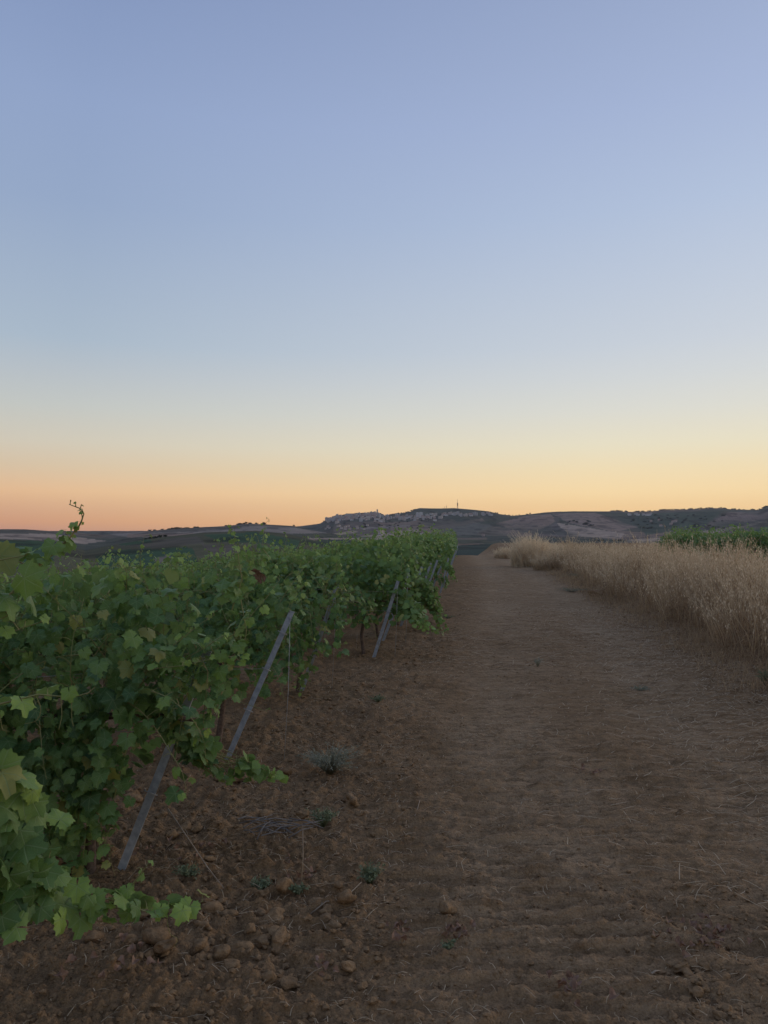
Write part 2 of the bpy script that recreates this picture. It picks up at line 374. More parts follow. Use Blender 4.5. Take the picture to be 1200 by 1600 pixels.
def hz(x, y):
    """height of the far land; screen column stands for the bearing"""
    x = np.asarray(x, float); y = np.asarray(y, float)
    d = np.hypot(x, y); th = np.arctan2(x, y)
    px = 600+FPX*np.tan(np.clip(th, -1.15, 1.15))
    ds = d*np.cos(np.clip(th, -1.15, 1.15))/np.cos(np.clip(th, -1.15, 1.15))
    Zk = np.zeros(KN_D.shape+d.shape)
    def I(k): p = PXS[k]; return np.interp(px, [a for a, _ in p], [b for _, b in p])
    cs = np.cos(np.clip(th, -1.15, 1.15))
    Zk[0] = np.minimum(gz(60*np.sin(th), np.abs(60*np.cos(th))), 0)-1.5-1.5*(px > 780)
    Zk[1] = np.interp(px, [-900, 0, 400, 600, 700, 780, 850, 1200, 2500], [-17, -15, -11, -8, -6, -5.5, -4.5, -4, -4])
    Zk[2] = zof(I(320), 320*cs); Zk[3] = zof(I(750), 750*cs); Zk[4] = Zk[3]-12
    Zk[5] = zof(I(1900), 1900*cs); Zk[6] = Zk[5]-18*(px < 520)-2
    Zk[7] = zof(I(3700), 3700*cs); Zk[8] = Zk[7]-55
    Zk[9] = np.where(px < 470, zof(829.5, 4500*cs), -40)
    i = np.clip(np.searchsorted(KN_D, d)-1, 0, len(KN_D)-2)
    t = np.clip((d-KN_D[i])/(KN_D[i+1]-KN_D[i]), 0, 1)
    t = 0.35*t+0.65*t*t*(3-2*t)
    a = np.take_along_axis(Zk.reshape(len(KN_D), -1), i.reshape(1, -1), 0).reshape(d.shape)
    b = np.take_along_axis(Zk.reshape(len(KN_D), -1), (i+1).reshape(1, -1), 0).reshape(d.shape)
    z = a+(b-a)*t
    face = t*(1-t)*4
    amp = np.interp(d, [150, 400, 1500, 2500, 3700], [0.3, 1.6, 8, 20, 24])*face
    gul = fbm(x/260, y/520, 100, 4)
    z = z+amp*gul+np.interp(d, [300, 2000, 3700], [0.1, 0.6, 1.3])*fbm(x/45, y/70, 120, 3)
    return z
def inpoly(px, py, poly):
    r = np.zeros(px.shape, bool); n = len(poly)
    for i in range(n):
        x1, y1 = poly[i]; x2, y2 = poly[(i+1) % n]
        if y1 == y2: continue
        c = ((y1 > py) != (y2 > py)) & (px < (x2-x1)*(py-y1)/(y2-y1)+x1); r ^= c
    return r
TAN = (0.37, 0.27, 0.195); BRN = (0.26, 0.175, 0.125); GRN = (0.040, 0.085, 0.040); SLT = (0.08, 0.09, 0.07); SCR = (0.058, 0.080, 0.050); GRY = (0.24, 0.195, 0.155)
FIELDS = [
 ([(-200, 833), (80, 834), (165, 845), (135, 850), (60, 843), (-200, 841)], TAN, 900, 2300),
 ([(-200, 841), (60, 845), (90, 850), (85, 880), (-200, 880)], GRN, 250, 900),
 ([(150, 832), (300, 831), (400, 821), (460, 825), (520, 833), (440, 834), (330, 835), (200, 839)], GRY, 1000, 2300),
 ([(200, 834), (300, 833), (330, 836), (200, 840)], BRN, 1000, 2300),
 ([(150, 870), (180, 860), (300, 855), (310, 880), (160, 893)], GRN, 250, 900),
 ([(320, 836), (400, 831), (470, 845), (460, 862), (420, 850), (340, 846)], GRN, 300, 900),
 ([(180, 852), (260, 842), (310, 838), (318, 848), (250, 856)], (0.11, 0.092, 0.065), 300, 900),
 ([(315, 850), (372, 853), (375, 866), (330, 868)], (0.12, 0.095, 0.07), 300, 900),
 ([(242, 873), (262, 867), (270, 872), (266, 880), (246, 882)], (0.16, 0.13, 0.10), 250, 900),
 ([(180, 845), (235, 843), (240, 848), (190, 853)], GRN, 300, 900),
 ([(498, 838), (552, 829), (562, 831), (522, 838), (498, 843)], TAN, 1900, 3700),
 ([(560, 838), (640, 828), (660, 830), (604, 841)], TAN, 1900, 3700),
 ([(480, 841), (640, 840), (640, 843), (480, 844)], TAN, 700, 2500),
 ([(560, 824), (640, 820), (650, 822), (565, 827)], GRY, 1900, 3700),
 ([(686, 836), (700, 826), (742, 817), (772, 821), (740, 836)], GRY, 1500, 3700),
 ([(660, 828), (700, 818), (752, 810), (758, 814), (700, 826)], BRN, 1500, 3700),
 ([(742, 836), (770, 822), (834, 834), (830, 839)], BRN, 1500, 3700),
 ([(774, 818), (820, 806), (862, 803), (868, 815), (835, 832), (800, 828)], BRN, 1500, 3700),
 ([(835, 838), (868, 818), (893, 838)], (0.15, 0.115, 0.10), 1500, 3700),
 ([(869, 817), (887, 819), (976, 834), (970, 841), (893, 838)], TAN, 1500, 3700),
 ([(862, 802), (930, 801), (996, 824), (960, 831), (888, 817)], (0.25, 0.175, 0.13), 1900, 3700),
 ([(985, 814), (1000, 803), (1060, 800), (1130, 798), (1100, 822), (1010, 836)], SCR, 1900, 3900),
 ([(1100, 822), (1140, 800), (1200, 799), (1200, 812)], (0.20, 0.145, 0.115), 1900, 3900),
 ([(1075, 833), (1160, 821), (1200, 812), (1200, 816), (1120, 832), (1080, 837)], TAN, 1500, 3700),
 ([(1160, 836), (1200, 821), (1200, 840)], GRN, 1000, 3700),
 ([(975, 845), (1035, 838), (1065, 843), (1060, 848), (985, 848)], TAN, 700, 2400),
 ([(760, 838), (980, 838), (980, 848), (760, 846)], (0.06, 0.065, 0.05), 700, 1900),
 ([(690, 842), (790, 842), (790, 870), (690, 870)], (0.035, 0.055, 0.045), 150, 1000),
 ([(700, 850), (760, 846), (766, 849), (706, 853)], BRN, 150, 1000),
 ([(495, 843), (690, 843), (690, 850), (495, 850)], (0.045, 0.065, 0.04), 150, 1500),
]
def far_land():
    pxs = np.concatenate([np.linspace(-1900, -60, 60), np.arange(-50, 1260, 1.6), np.linspace(1270, 3100, 60)])
    th = np.arctan((pxs-600)/FPX)
    extra = np.linspace(th[-1], th[0]+2*math.pi, 40)[1:-1]
    th = np.concatenate([th, extra, [th[0]+2*math.pi]])
    ds = np.concatenate([np.geomspace(58, 150, 14), np.geomspace(158, 750, 42), np.linspace(765, 1900, 42)[0:], np.linspace(1920, 3700, 78), np.linspace(3715, 4500, 14), [4700]])
    D, T = np.meshgrid(ds, th, indexing='ij')
    X = D*np.sin(T); Y = D*np.cos(T)
    Tw = (T+math.pi) % (2*math.pi)-math.pi
    front = np.abs(Tw) < 1.16
    Z = hz(X, Y)
    back = smooth(1.15, 1.45, np.abs(Tw)); Z = Z*(1-back)+(-12+4*fbm(X/200, Y/200, 7))*back
    Z[-1] = -60
    px = 600+FPX*X/np.maximum(Y, 1); py = 835-(Z-EYE)*FPX/np.maximum(Y, 1)
    # plan-view patchwork of fields
    wx = X+60*fbm(X/300, Y/300, 5); wy = Y+60*fbm(X/300, Y/300, 6)
    f1, idv = worley(wx/330, wy/420, 200)
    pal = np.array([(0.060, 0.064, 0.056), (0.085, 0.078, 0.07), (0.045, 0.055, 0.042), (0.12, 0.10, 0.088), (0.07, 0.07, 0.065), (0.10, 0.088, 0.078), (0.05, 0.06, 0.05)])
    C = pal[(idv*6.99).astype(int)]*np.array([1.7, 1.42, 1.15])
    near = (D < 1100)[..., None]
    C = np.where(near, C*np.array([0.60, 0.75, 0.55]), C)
    pj = px+2.5*fbm(X/60, Y/60, 31); pyj = py+0.5*fbm(X/60, Y/90, 33)
    for poly, col, d0, d1 in FIELDS:
        m = inpoly(pj, pyj, poly) & (D >= d0) & (D <= d1) & front
        C[m] = col
    C = C*(1+0.20*fbm(X/90, Y/60, 300, 4)+0.15*fbm(X/25, Y/18, 310, 2))[..., None]
    gl = np.clip((-.04-fbm(X/260, Y/520, 100, 4))/.22, 0, 1)*(D > 1100)*0.6  # scrub green in the gullies, also painting in the shade of the folds
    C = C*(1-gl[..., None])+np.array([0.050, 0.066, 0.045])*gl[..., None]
    # hedge and scrub specks
    sp = smooth(0.18, 0.32, fbm(X/38, Y/60, 400, 3))
    C = C*(1-sp[..., None]*0.5)
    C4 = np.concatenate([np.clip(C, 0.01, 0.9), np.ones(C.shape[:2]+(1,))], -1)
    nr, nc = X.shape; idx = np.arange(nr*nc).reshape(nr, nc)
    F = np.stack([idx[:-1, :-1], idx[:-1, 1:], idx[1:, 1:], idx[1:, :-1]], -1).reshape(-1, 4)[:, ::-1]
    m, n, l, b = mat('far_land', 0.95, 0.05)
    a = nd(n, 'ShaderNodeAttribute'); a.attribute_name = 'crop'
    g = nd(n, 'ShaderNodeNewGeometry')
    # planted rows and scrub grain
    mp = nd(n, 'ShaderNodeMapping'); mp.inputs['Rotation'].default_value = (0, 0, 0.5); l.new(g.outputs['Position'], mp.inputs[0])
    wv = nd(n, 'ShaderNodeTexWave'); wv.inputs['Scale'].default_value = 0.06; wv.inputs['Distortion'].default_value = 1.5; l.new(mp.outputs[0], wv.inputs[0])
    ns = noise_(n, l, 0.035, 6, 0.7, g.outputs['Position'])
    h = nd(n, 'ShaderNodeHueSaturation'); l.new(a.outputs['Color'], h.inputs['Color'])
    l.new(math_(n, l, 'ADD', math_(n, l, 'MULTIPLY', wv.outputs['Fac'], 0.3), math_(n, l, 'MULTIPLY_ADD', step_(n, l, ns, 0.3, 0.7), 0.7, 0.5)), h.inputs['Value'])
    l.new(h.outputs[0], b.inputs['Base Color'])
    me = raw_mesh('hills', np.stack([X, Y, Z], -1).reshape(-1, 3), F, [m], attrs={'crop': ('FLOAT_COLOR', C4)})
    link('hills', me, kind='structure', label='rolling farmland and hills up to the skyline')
far_land()

def haze():
    b = MB(); b.box((0, 600, 60), (9600, 8800, 244))
    m = bpy.data.materials.new('haze'); m.use_nodes = True; n = m.node_tree.nodes; l = m.node_tree.links
    n.remove(n['Principled BSDF'])
    v = n.new('ShaderNodeVolumePrincipled'); v.inputs['Color'].default_value = (0.88, 0.90, 1.0, 1); v.inputs['Density'].default_value = 0.00004
    v.inputs['Anisotropy'].default_value = 0.2
    l.new(v.outputs[0], n['Material Output'].inputs['Volume'])
    o = link('haze', b.mesh('haze', [m], False), kind='stuff', label='thin evening haze over the valley')
haze()

def place_d(px, py, d0=2100, d1=3700):
    """distance along that bearing at which the land shows at height py"""
    ds = np.linspace(d0, d1, 160); th = math.atan((px-600)/FPX)
    X = ds*math.sin(th); Y = ds*math.cos(th); Z = hz(X, Y)
    p = 835-(Z-EYE)*FPX/Y
    vis = p <= np.minimum.accumulate(p)+0.01
    k = np.where(vis & (p <= py))[0]
    k = k[0] if len(k) else int(np.argmin(p))
    return X[k], Y[k], Z[k]

# ------------------------------------------------------------------ hill town
def walls(name, c):
    return simple(name, tuple(v*0.85 for v in c), c, 0.2, 0.9, 0.1)
WALLS = [walls('plaster_cream', (0.58, 0.51, 0.46)), walls('plaster_pink', (0.52, 0.42, 0.39)), walls('plaster_grey', (0.48, 0.47, 0.46)), walls('plaster_white', (0.68, 0.66, 0.64))]
M_tile = simple('roof_tiles', (0.20, 0.12, 0.09), (0.30, 0.19, 0.14), 0.5)
M_pane = simple('dark_window', (0.03, 0.03, 0.035), (0.05, 0.05, 0.055), 1, 0.3, 0.5)
def house_mesh(i, W, D, H, flat):
    b = MB(); b.box((0, 0, H/2-2), (W, D, H+4), 0)
    if flat:
        b.box((0, 0, H+0.25), (W+.4, D+.4, 0.5), 0); b.box((W*.2, D*.1, H+1.5), (W*.3, D*.4, 2.4), 0)
    else:
        r = 2.0; V = [(-W/2-.4, -D/2-.4, H+.01), (W/2+.4, -D/2-.4, H+.01), (W/2+.4, D/2+.4, H+.01), (-W/2-.4, D/2+.4, H+.01), (-W/2-.4, 0, H+r), (W/2+.4, 0, H+r)]
        b.add(V, [(0, 1, 5), (0, 5, 4), (2, 3, 4), (2, 4, 5), (1, 2, 5), (3, 0, 4)], 1)
    fl = max(1, int(H//3.2))
    for f in range(fl):
        for k in range(max(2, int(W//3.5))):
            x = -W/2+(k+.5)*W/max(2, int(W//3.5))
            b.box((x, -D/2-0.03, 1.8+f*3.2), (1.1, 0.12, 1.5), 2)
    return b.mesh('house', [WALLS[i % 4], M_tile, M_pane], False)
def town():
    r = np.random.default_rng(11)
    protos = [house_mesh(i, *a) for i, a in enumerate([(10, 9, 6.5, False), (13, 10, 9.5, False), (9, 9, 9.5, True), (12, 9, 7, False), (16, 10, 10, True), (9, 8, 6, False), (11, 11, 13, True), (14, 9, 6.5, False)])]
    def drop(px, py, label, group, k=None, s=1.0):
        label = label.replace('@x', 'left' if px < 541 else ('middle' if px < 571 else 'right')).replace('@y', 'lowest' if py > 812 else ('middle' if py > 807.5 else 'topmost')).replace('@s', 'left' if px < 630 else ('middle' if px < 660 else 'right')).replace('@l', 'left' if px < 705 else ('middle' if px < 745 else 'right'))
        x, y, z = place_d(px, py)
        o = link('house', protos[int(r.integers(8)) if k is None else k], loc=(x, y, z), label=label, category='house', group=group)
        o.rotation_euler = (0, 0, float(r.normal(0, .35))-math.atan2(x, y)); o.scale = (s,)*3
    for _ in range(135):
        t = r.random(); px = 512+t*88+r.normal(0, 2); top = np.interp(px, [512, 530, 570, 590, 602], [812, 807, 803.5, 804, 808])
        drop(px, top+abs(r.normal(0, 1))*6.0*(0.5+t*0.7), 'small pale house in the @y rows of the hill town, @x part of town', 'houses of the hill town')
    for _ in range(48):
        drop(600+r.random()*90, 807.5+abs(r.normal(0, 1))*2.8, 'small pale house in the @s part of the saddle under the table hill', 'houses in the saddle under the table hill')
    for _ in range(30):
        drop(668+r.random()*100, 805.5+r.normal(0, .9), 'pale house in the @l part of the line across the table hill', 'line of houses across the table hill')
    for _ in range(16):
        drop(503+r.random()*75, 822+r.random()*7, 'isolated pale farmhouse on the dark slope below the hill town', 'farmhouses below the hill town', 0, 0.9)
    for _ in range(9):
        drop(975+r.random()*45, 803+r.random()*4, 'white house among scrub near the skyline of the right hills', 'white houses on the right hills', 3)
    for _ in range(7):
        drop(1010+r.random()*60, 812+r.random()*12, 'small farmhouse among scrub lower on the right hills', 'farmhouses on the right hills', 5)
    for px, py, s, k in ((594, 840.5, 1.3, 4), (660, 836, 1, 3), (755, 838, 1, 5), (708, 838, 1.0, 7)):
        drop(px, py, 'long pale farm building at the foot of the hill town' if px == 594 else 'pale farmhouse at valley level %s' % ({660: 'above the vine rows', 755: 'right of the vine rows', 708: 'just behind the last vines'}[px]), 'valley farm buildings', k, s)
    # two pale apartment blocks under the left end of the table hill
    for px, lab, W in ((652.2, 'narrow left one of two pale apartment blocks under the cliff', 12), (657.8, 'wider right one of two pale apartment blocks under the cliff', 16)):
        x, y, z = place_d(px, 809.5)
        root = thing('apartment_block', lab, 'building', (x, y, z), 'apartment blocks', -math.atan2(x, y))
        b = MB(); b.box((0, 0, 9), (W, 12, 26)); b.box((0, 0, 22.6), (W*.4, 4, 1.6)); link('wall', b.mesh('wall', [WALLS[3]], False), root)
        for f in range(6):
            for k in range(3):
                b = MB(); b.box((-W/2+(k+.5)*W/3, -6.05, 3+f*3.1), (1.6, .2, 1.6)); link('window', b.mesh('window', [M_pane], False), root)
    x, y, z = place_d(589.5, 803.5)
    root = thing('church_tower', 'small square church tower on top of the hill town', 'tower', (x, y, z))
    b = MB(); b.box((0, 0, 8), (7, 7, 24)); link('wall', b.mesh('wall', [WALLS[2]], False), root)
    b = MB(); b.add([(-4, -4, 20.02), (4, -4, 20.02), (4, 4, 20.02), (-4, 4, 20.02), (0, 0, 24)], [(0, 1, 4), (1, 2, 4), (2, 3, 4), (3, 0, 4)]); link('roof', b.mesh('roof', [M_tile], False), root)
    # masts
    M_mast = simple('mast_paint', (0.10, 0.07, 0.06), (0.17, 0.12, 0.10), 0.3)
    def mast(px, H, wd, label):
        x, y, z = place_d(px, 700, 3400, 3720)
        root = thing('radio_mast', label, 'mast', (x, y, z-1))
        b = MB()
        hw = wd/2
        for sx in (-1, 1):
            for sy in (-1, 1):
                b.tube([(sx*hw, sy*hw, -2), (sx*hw*.7, sy*hw*.7, H*.62)], wd*.12, 4)
        for k in range(12):
            z0 = H*.62*k/12; z1 = H*.62*(k+1)/12; q = hw*(1-.3*k/12); s = 1 if k % 2 else -1
            for sy in (-1, 1):
                b.tube([(-s*q, sy*q, z0), (s*q, sy*q, z1)], wd*.06, 3)
                b.tube([(sy*q, -s*q, z0), (sy*q, s*q, z1)], wd*.06, 3)
        link('lattice', b.mesh('lattice', [M_mast]), root)
        b = MB(); b.tube([(0, 0, H*.3), (0, 0, H)], wd*.13, 5); link('antenna', b.mesh('antenna', [M_mast]), root)
        if H > 25:
            for k, zz in enumerate((.36, .46, .56)):
                b = MB(); b.box((0, 0, H*zz), (wd*1.05, wd*1.05, 3.2)); link('antenna_panel', b.mesh('antenna_panel', [M_mast], False), root)
    mast(715, 47, 4.5, 'tall lattice radio mast on top of the table hill')
    mast(697.5, 19, 2.2, 'short thin mast left of the tall radio mast')
    mast(694.5, 13, 1.8, 'shortest and leftmost mast on the table hill')
town()

# ------------------------------------------------------------------ far trees
M_fartree = simple('far_tree_leaves', (0.028, 0.040, 0.026), (0.065, 0.075, 0.045), 0.3, 0.9, 0.05, 0, 0.5)
def far_trees():
    r = np.random.default_rng(5)
    protos = []
    for i in range(6):
        b = MB(); H = 7+r.random()*3
        b.tube([(0, 0, -1), (0.1, 0, H*.4), (0.3, .1, H*.7)], [.35, .28, .15], 5, 1)
        for k in range(5): 
            a = r.random()*6.28; b.tube([(0, 0, H*.3), (math.cos(a)*1.5, math.sin(a)*1.5, H*.6)], [.15, .07], 3, 1)
        for k in range(190):
            v = r.normal(0, 1, 3); v /= np.linalg.norm(v); v = v*np.array([3.4, 3.4, 2.6])*(0.55+.5*r.random())*(1+.35*math.sin(v[0]*4+i)+.25*math.cos(v[2]*5+v[1]*3))
            c = v+np.array([0, 0, H*.62]); s = .55+r.random()*.6
            T = r.normal(0, 1, (4, 3))*s*.7
            b.add(c+T, [(0, 1, 2), (0, 2, 3)], 0)
        protos.append(b.mesh('tree', [M_fartree, M_bark], False))
    def drop(px, py, label, group, s, d0=2100, d1=3700):
        label = label.replace('@a', ['left', 'left of centre', 'right of centre', 'right'][int(np.clip((px-955)/62.5, 0, 3))]).replace('@b', ['left', 'middle', 'right'][int(np.clip((px-505)/48, 0, 2))]).replace('@c', ['left', 'middle', 'right'][int(np.clip((px-985)/50, 0, 2))]).replace('@v', 'upper' if py < 812 else ('middle' if py < 820 else 'lower')).replace('@d', ['left', 'middle', 'right'][int(np.clip((px-500)/60, 0, 2))]).replace('@e', ['left', 'middle', 'right'][int(np.clip((px-200)/90, 0, 2))])
        x, y, z = place_d(px, py, d0, d1)
        o = link('tree', protos[int(r.integers(6))], loc=(x, y, z-2.6*s), label=label, category='tree', group=group)
        o.rotation_euler = (0, 0, r.random()*6.28); o.scale = (s*(1.2+r.random()*.9), s*1.2, s*(.6+r.random()*.4))
    for _ in range(34): drop(r.choice([r.normal(260, 20), r.normal(392, 14), 200+r.random()*270]), 700, 'small dark tree on the @e part of the grey skyline ridge at left', 'trees on the left skyline', .5+r.random()*.45, 1500, 1900)
    for _ in range(55): drop(505+r.random()*145, 700, 'tiny dark tree on the @b part of the crest of the hill town', 'trees on the town crest', .6+r.random()*.5, 3300, 3720)
    for _ in range(12): drop(770+r.random()*60, 700, 'tiny dark tree at the right foot of the table hill skyline', 'trees right of the table hill', .6+r.random()*.4, 3300, 3720)
    for _ in range(120): drop(955+r.random()*250, 700, 'tiny dark tree on the skyline of the right hills, @a stretch', 'trees on the right skyline', .6+r.random()*.6, 3300, 3720)
    for _ in range(14): drop(r.normal(912, 14), 813+r.random()*11, 'round dark tree dotted on the bare brown slope of the right hills', 'dotted trees on the brown slope', .8+r.random()*.5)
    for _ in range(60):
        px = 985+r.random()*150; drop(px, 805+r.random()*22, 'dark tree in the @v @c part of the scrubby hollow', 'trees in the scrubby hollow', .7+r.random()*.5)
    for _ in range(45):
        drop(500+r.random()*180, 812+r.random()*14, 'dark tree on the @v @d slope under the hill town', 'trees under the hill town', .6+r.random()*.5)
    for px, s in ((243, 1.0), (236, .9), (250, 1.1), (258, .9), (228, .7)): drop(px, 700, 'dark tree in the clump on the near left hill crest', 'clump on the near left crest', s*.5, 600, 760)
    for px in (820, 826, 832, 925, 930, 935, 941, 960, 968, 1070): drop(px, 845+r.random()*1.5, 'dark bush on the valley floor beyond the stubble field', 'valley floor bushes', .5+r.random()*.3, 400, 1800)
far_trees()

# ------------------------------------------------------------------ vine leaves
def leaf_geo(nout, seed, mid=True):
    r = np.random.default_rng(seed)
    phi = np.linspace(-math.pi*0.97, math.pi*0.97, nout)
    a = np.abs(phi)
    R = 0.64+0.36*np.exp(-(a/.40)**2)+0.27*np.exp(-((a-1.0)/.32)**2)+0.16*np.exp(-((a-1.95)/.45)**2)
    R *= 1-0.25*np.exp(-((a-math.pi)/.4)**2)
    if nout > 14: R *= 1+0.075*np.where(np.arange(nout) % 2 == 0, 1, -1)+r.normal(0, .03, nout)
    x = R*np.sin(phi); y = R*np.cos(phi)
    curl = r.uniform(.05, .48); fold = r.uniform(-.15, .42); wav = r.uniform(.06, .20); ph = r.random()*6
    def zz(x, y):
        rr = np.hypot(x, y); return fold*np.abs(x)-curl*rr**2+wav*np.sin(5*np.arctan2(x, y)+ph)*rr**2
    if mid:
        k = max(6, nout//3); p2 = np.linspace(-math.pi*.93, math.pi*.93, k); R2 = np.interp(p2, phi, R)*.52
        xm = R2*np.sin(p2); ym = R2*np.cos(p2)
        X = np.concatenate([[0], xm, x]); Y = np.concatenate([[0], ym, y]); F = []
        for i in range(k-1): F.append((0, 1+i+1, 1+i))
        j = 0
        for i in range(nout-1):
            jt = int(round((i+1)/(nout-1)*(k-1)))
            F.append((1+j, 1+k+i+1, 1+k+i))
            if jt > j: F.append((1+j, 1+jt, 1+k+i+1)); j = jt
    else:
        X = np.concatenate([[0], x]); Y = np.concatenate([[0], y]); F = [(0, i+2, i+1) for i in range(nout-1)]
    V = np.stack([X, Y, zz(X, Y)], -1)
    return V, np.array(F), np.stack([X, Y], -1)
HI = [leaf_geo(31, s) for s in range(8)]
LO = [leaf_geo(11, s+20, False) for s in range(5)]
HI_ME = {}
for k, (V, F, UV) in enumerate(HI):
    for yg in range(3):
        HI_ME[k, yg] = raw_mesh('leaf', V, F, [M_leaf], attrs={'young': ('FLOAT', np.full(len(V), (0.0, 0.45, 0.95)[yg]))}, uv=UV)

class Vine:
    """leaf positions and shoots of one plant, in its own metres"""
    def __init__(s, seed): s.r = np.random.default_rng(seed); s.leaves = []; s.tubes = []
    def leaf(s, p, out, size, young, droop=0.6):
        r = s.r
        n = out*0.75+np.array([0, 0, .62])+r.normal(0, .38, 3); n /= np.linalg.norm(n)
        t = out*0.35+np.array([0, 0, -droop])+r.normal(0, .42, 3); t -= n*t.dot(n); t /= np.linalg.norm(t)+1e-9
        x = np.cross(t, n)
        s.leaves.append((p, np.stack([x, t, n], -1)*size, young))
    def along(s, P, size=.047, step=.042, young_from=.7, spread=.07, bias=None, yall=0.0, tip_small=.45):
        """leaves on petioles along the polyline P"""
        P = np.asarray(P, float); seg = np.linalg.norm(np.diff(P, axis=0), axis=1); cum = np.concatenate([[0], np.cumsum(seg)]); Lt = cum[-1]
        s.tubes.append((P, .0034, .0012, 0)); q = step*.5; sd = 1; r = s.r
        while q < Lt:
            p = np.array([np.interp(q, cum, P[:, k]) for k in range(3)]); t = q/Lt
            tg = np.array([np.interp(min(q+.03, Lt), cum, P[:, k]) for k in range(3)])-p; tg /= np.linalg.norm(tg)+1e-9
            o = np.cross(tg, [0, 0, 1.0]); nn = np.linalg.norm(o); o = o/nn if nn > .25 else np.array([r.normal(), r.normal(), 0])
            o = o*sd+r.normal(0, .5, 3)*np.array([1, 1, .4])
            if bias is not None: o = o+np.asarray(bias)*.8
            o /= np.linalg.norm(o)+1e-9; sz = size*(1-(1-tip_small)*smooth(.55, 1, t))*r.uniform(.75, 1.2)
            pe = p+o*spread*r.uniform(.6, 1.2)*(sz/size)+np.array([0, 0, .012])
            s.tubes.append((np.array([p, (p+pe)/2+[0, 0, .008], pe]), .0016, .0011, 0))
            yv = float(np.clip(max(yall, (t-young_from)/(1.001-young_from))+r.normal(0, .12), 0, 1))
            s.leaf(pe, o, sz, yv); sd = -sd; q += step*r.uniform(.8, 1.25)
    def shoot(s, p, d, Lt, grav, contain=.26, zmax=1.62, **kw):
        r = s.r; P = [np.array(p, float)]; d = np.array(d, float); d /= np.linalg.norm(d); n = int(Lt/.06)
        for i in range(n):
            d = d+r.normal(0, .10, 3)+np.array([0, 0, -grav*(i/n+.15)])
            if abs(P[-1][1]) > contain: d[1] -= .25*np.sign(P[-1][1])
            if P[-1][2] > zmax-.15: d[2] -= .35; d[1] += .15*np.sign(d[1])
            d /= np.linalg.norm(d); q = P[-1]+d*.06
            if q[2] < .04: break
            P.append(q)
        if len(P) > 2: s.along(P, **kw)
    def fill(s, n, hx=.52, hy=.30, z0=.42, z1=1.45, size=.07):
        r = s.r
        for _ in range(n):
            z = r.uniform(z0, z1); w = hy*(1.0-.35*abs((z-.95)/.6)); y = w*np.sign(r.normal())*r.uniform(.35, 1.15); x = r.uniform(-hx, hx)
            o = np.array([r.normal(0, .4), np.sign(y), r.normal(0, .2)]); o /= np.linalg.norm(o)
            s.leaf(np.array([x, y, z]), o, size*r.uniform(.7, 1.25), float(np.clip(r.normal(.05+.35*smooth(1.2, 1.5, z), .13), 0, 1)))
def std_vine(seed, nsh=17, nfill=150, droop=5, end=0, size=.047):
    v = Vine(seed); r = v.r; hh = r.uniform(-.28, .05)
    for i in range(nsh):
        x = r.uniform(-.5, .5)
        tall = r.random() < .28; v.shoot((x, r.normal(0, .05), .72), (r.normal(0, .25), r.normal(0, .4), 1), r.uniform(.95, 1.2) if tall else r.uniform(.6, 1.0), r.uniform(.0, .10), zmax=1.80+hh if tall else 1.58+hh, young_from=.45, size=size)
    for i in range(droop):
        x = r.uniform(-.5, .5); sg = np.sign(r.normal())
        v.shoot((x, sg*.1, r.uniform(.7, 1.2)), (r.normal(0, .5), sg*.8, .35), r.uniform(.5, .95), .32, contain=.42, size=size*.95)
    for i in range(end):
        v.shoot((r.uniform(.2, .45), r.normal(0, .12), r.uniform(.6, 1.25)), (.9, r.normal(0, .4), r.uniform(.1, .7)), r.uniform(.25, .5), r.uniform(.2, .4), size=size*.9)
    v.fill(int(nfill*.45), hx=.5, z1=1.38+hh, size=size*1.05); c0 = r.uniform(-.3, .3); v.leaves += [(p+np.array([c0*(1-abs(p[2]-.9)), 0, 0]), A, y) for p, A, y in (lambda q: (q.fill(int(nfill*.55), hx=.30, hy=.36, z0=.5, z1=1.42+hh, size=size), q.leaves)[1])(Vine(seed+5000))]
    P_ = np.array([q[0] for q in v.leaves]); g_ = vnoise(P_[:, 0]*3.4+seed*7, P_[:, 2]*3.4+P_[:, 1]*1.5, seed % 97)
    cut_ = (g_ < .34) & (v.r.random(len(P_)) < .75)
    v.leaves = [q for q, c_ in zip(v.leaves, cut_) if not c_]
    return v
def tube_mesh(v, k=4, petioles=True, mats=None, name='shoots'):
    b = MB()
    for P, r0, r1, m in v.tubes:
        if len(P) == 3 and not petioles: continue
        b.tube(P, np.linspace(r0, r1, len(P)), 3 if len(P) == 3 else k, m, cap=False)
    return b.mesh(name, mats or [M_cane])
def leaves_arrays(leaves, geos):
    Vs = []; Fs = []; Us = []; Ys = []; n = 0
    groups = {}
    for i, lf in enumerate(leaves): groups.setdefault(i % len(geos), []).append(lf)
    for gk, ls in groups.items():
        V, F, UV = geos[gk]; A = np.stack([q[1] for q in ls]); P = np.stack([q[0] for q in ls])
        W = np.einsum('nij,vj->nvi', A, V)+P[:, None]
        Vs.append(W.reshape(-1, 3)); Fs.append((F[None]+(np.arange(len(ls))*len(V))[:, None, None]).reshape(-1, 3)+n)
        Us.append(np.tile(UV, (len(ls), 1))); Ys.append(np.repeat([q[2] for q in ls], len(V))); n += len(ls)*len(V)
    return np.vstack(Vs), np.vstack(Fs), np.vstack(Us), np.concatenate(Ys)
def foliage_mesh(leaves, geos, name='foliage'):
    V, F, U, Yg = leaves_arrays(leaves, geos)
    return raw_mesh(name, V, F, [M_leaf], attrs={'young': ('FLOAT', Yg)}, uv=U)
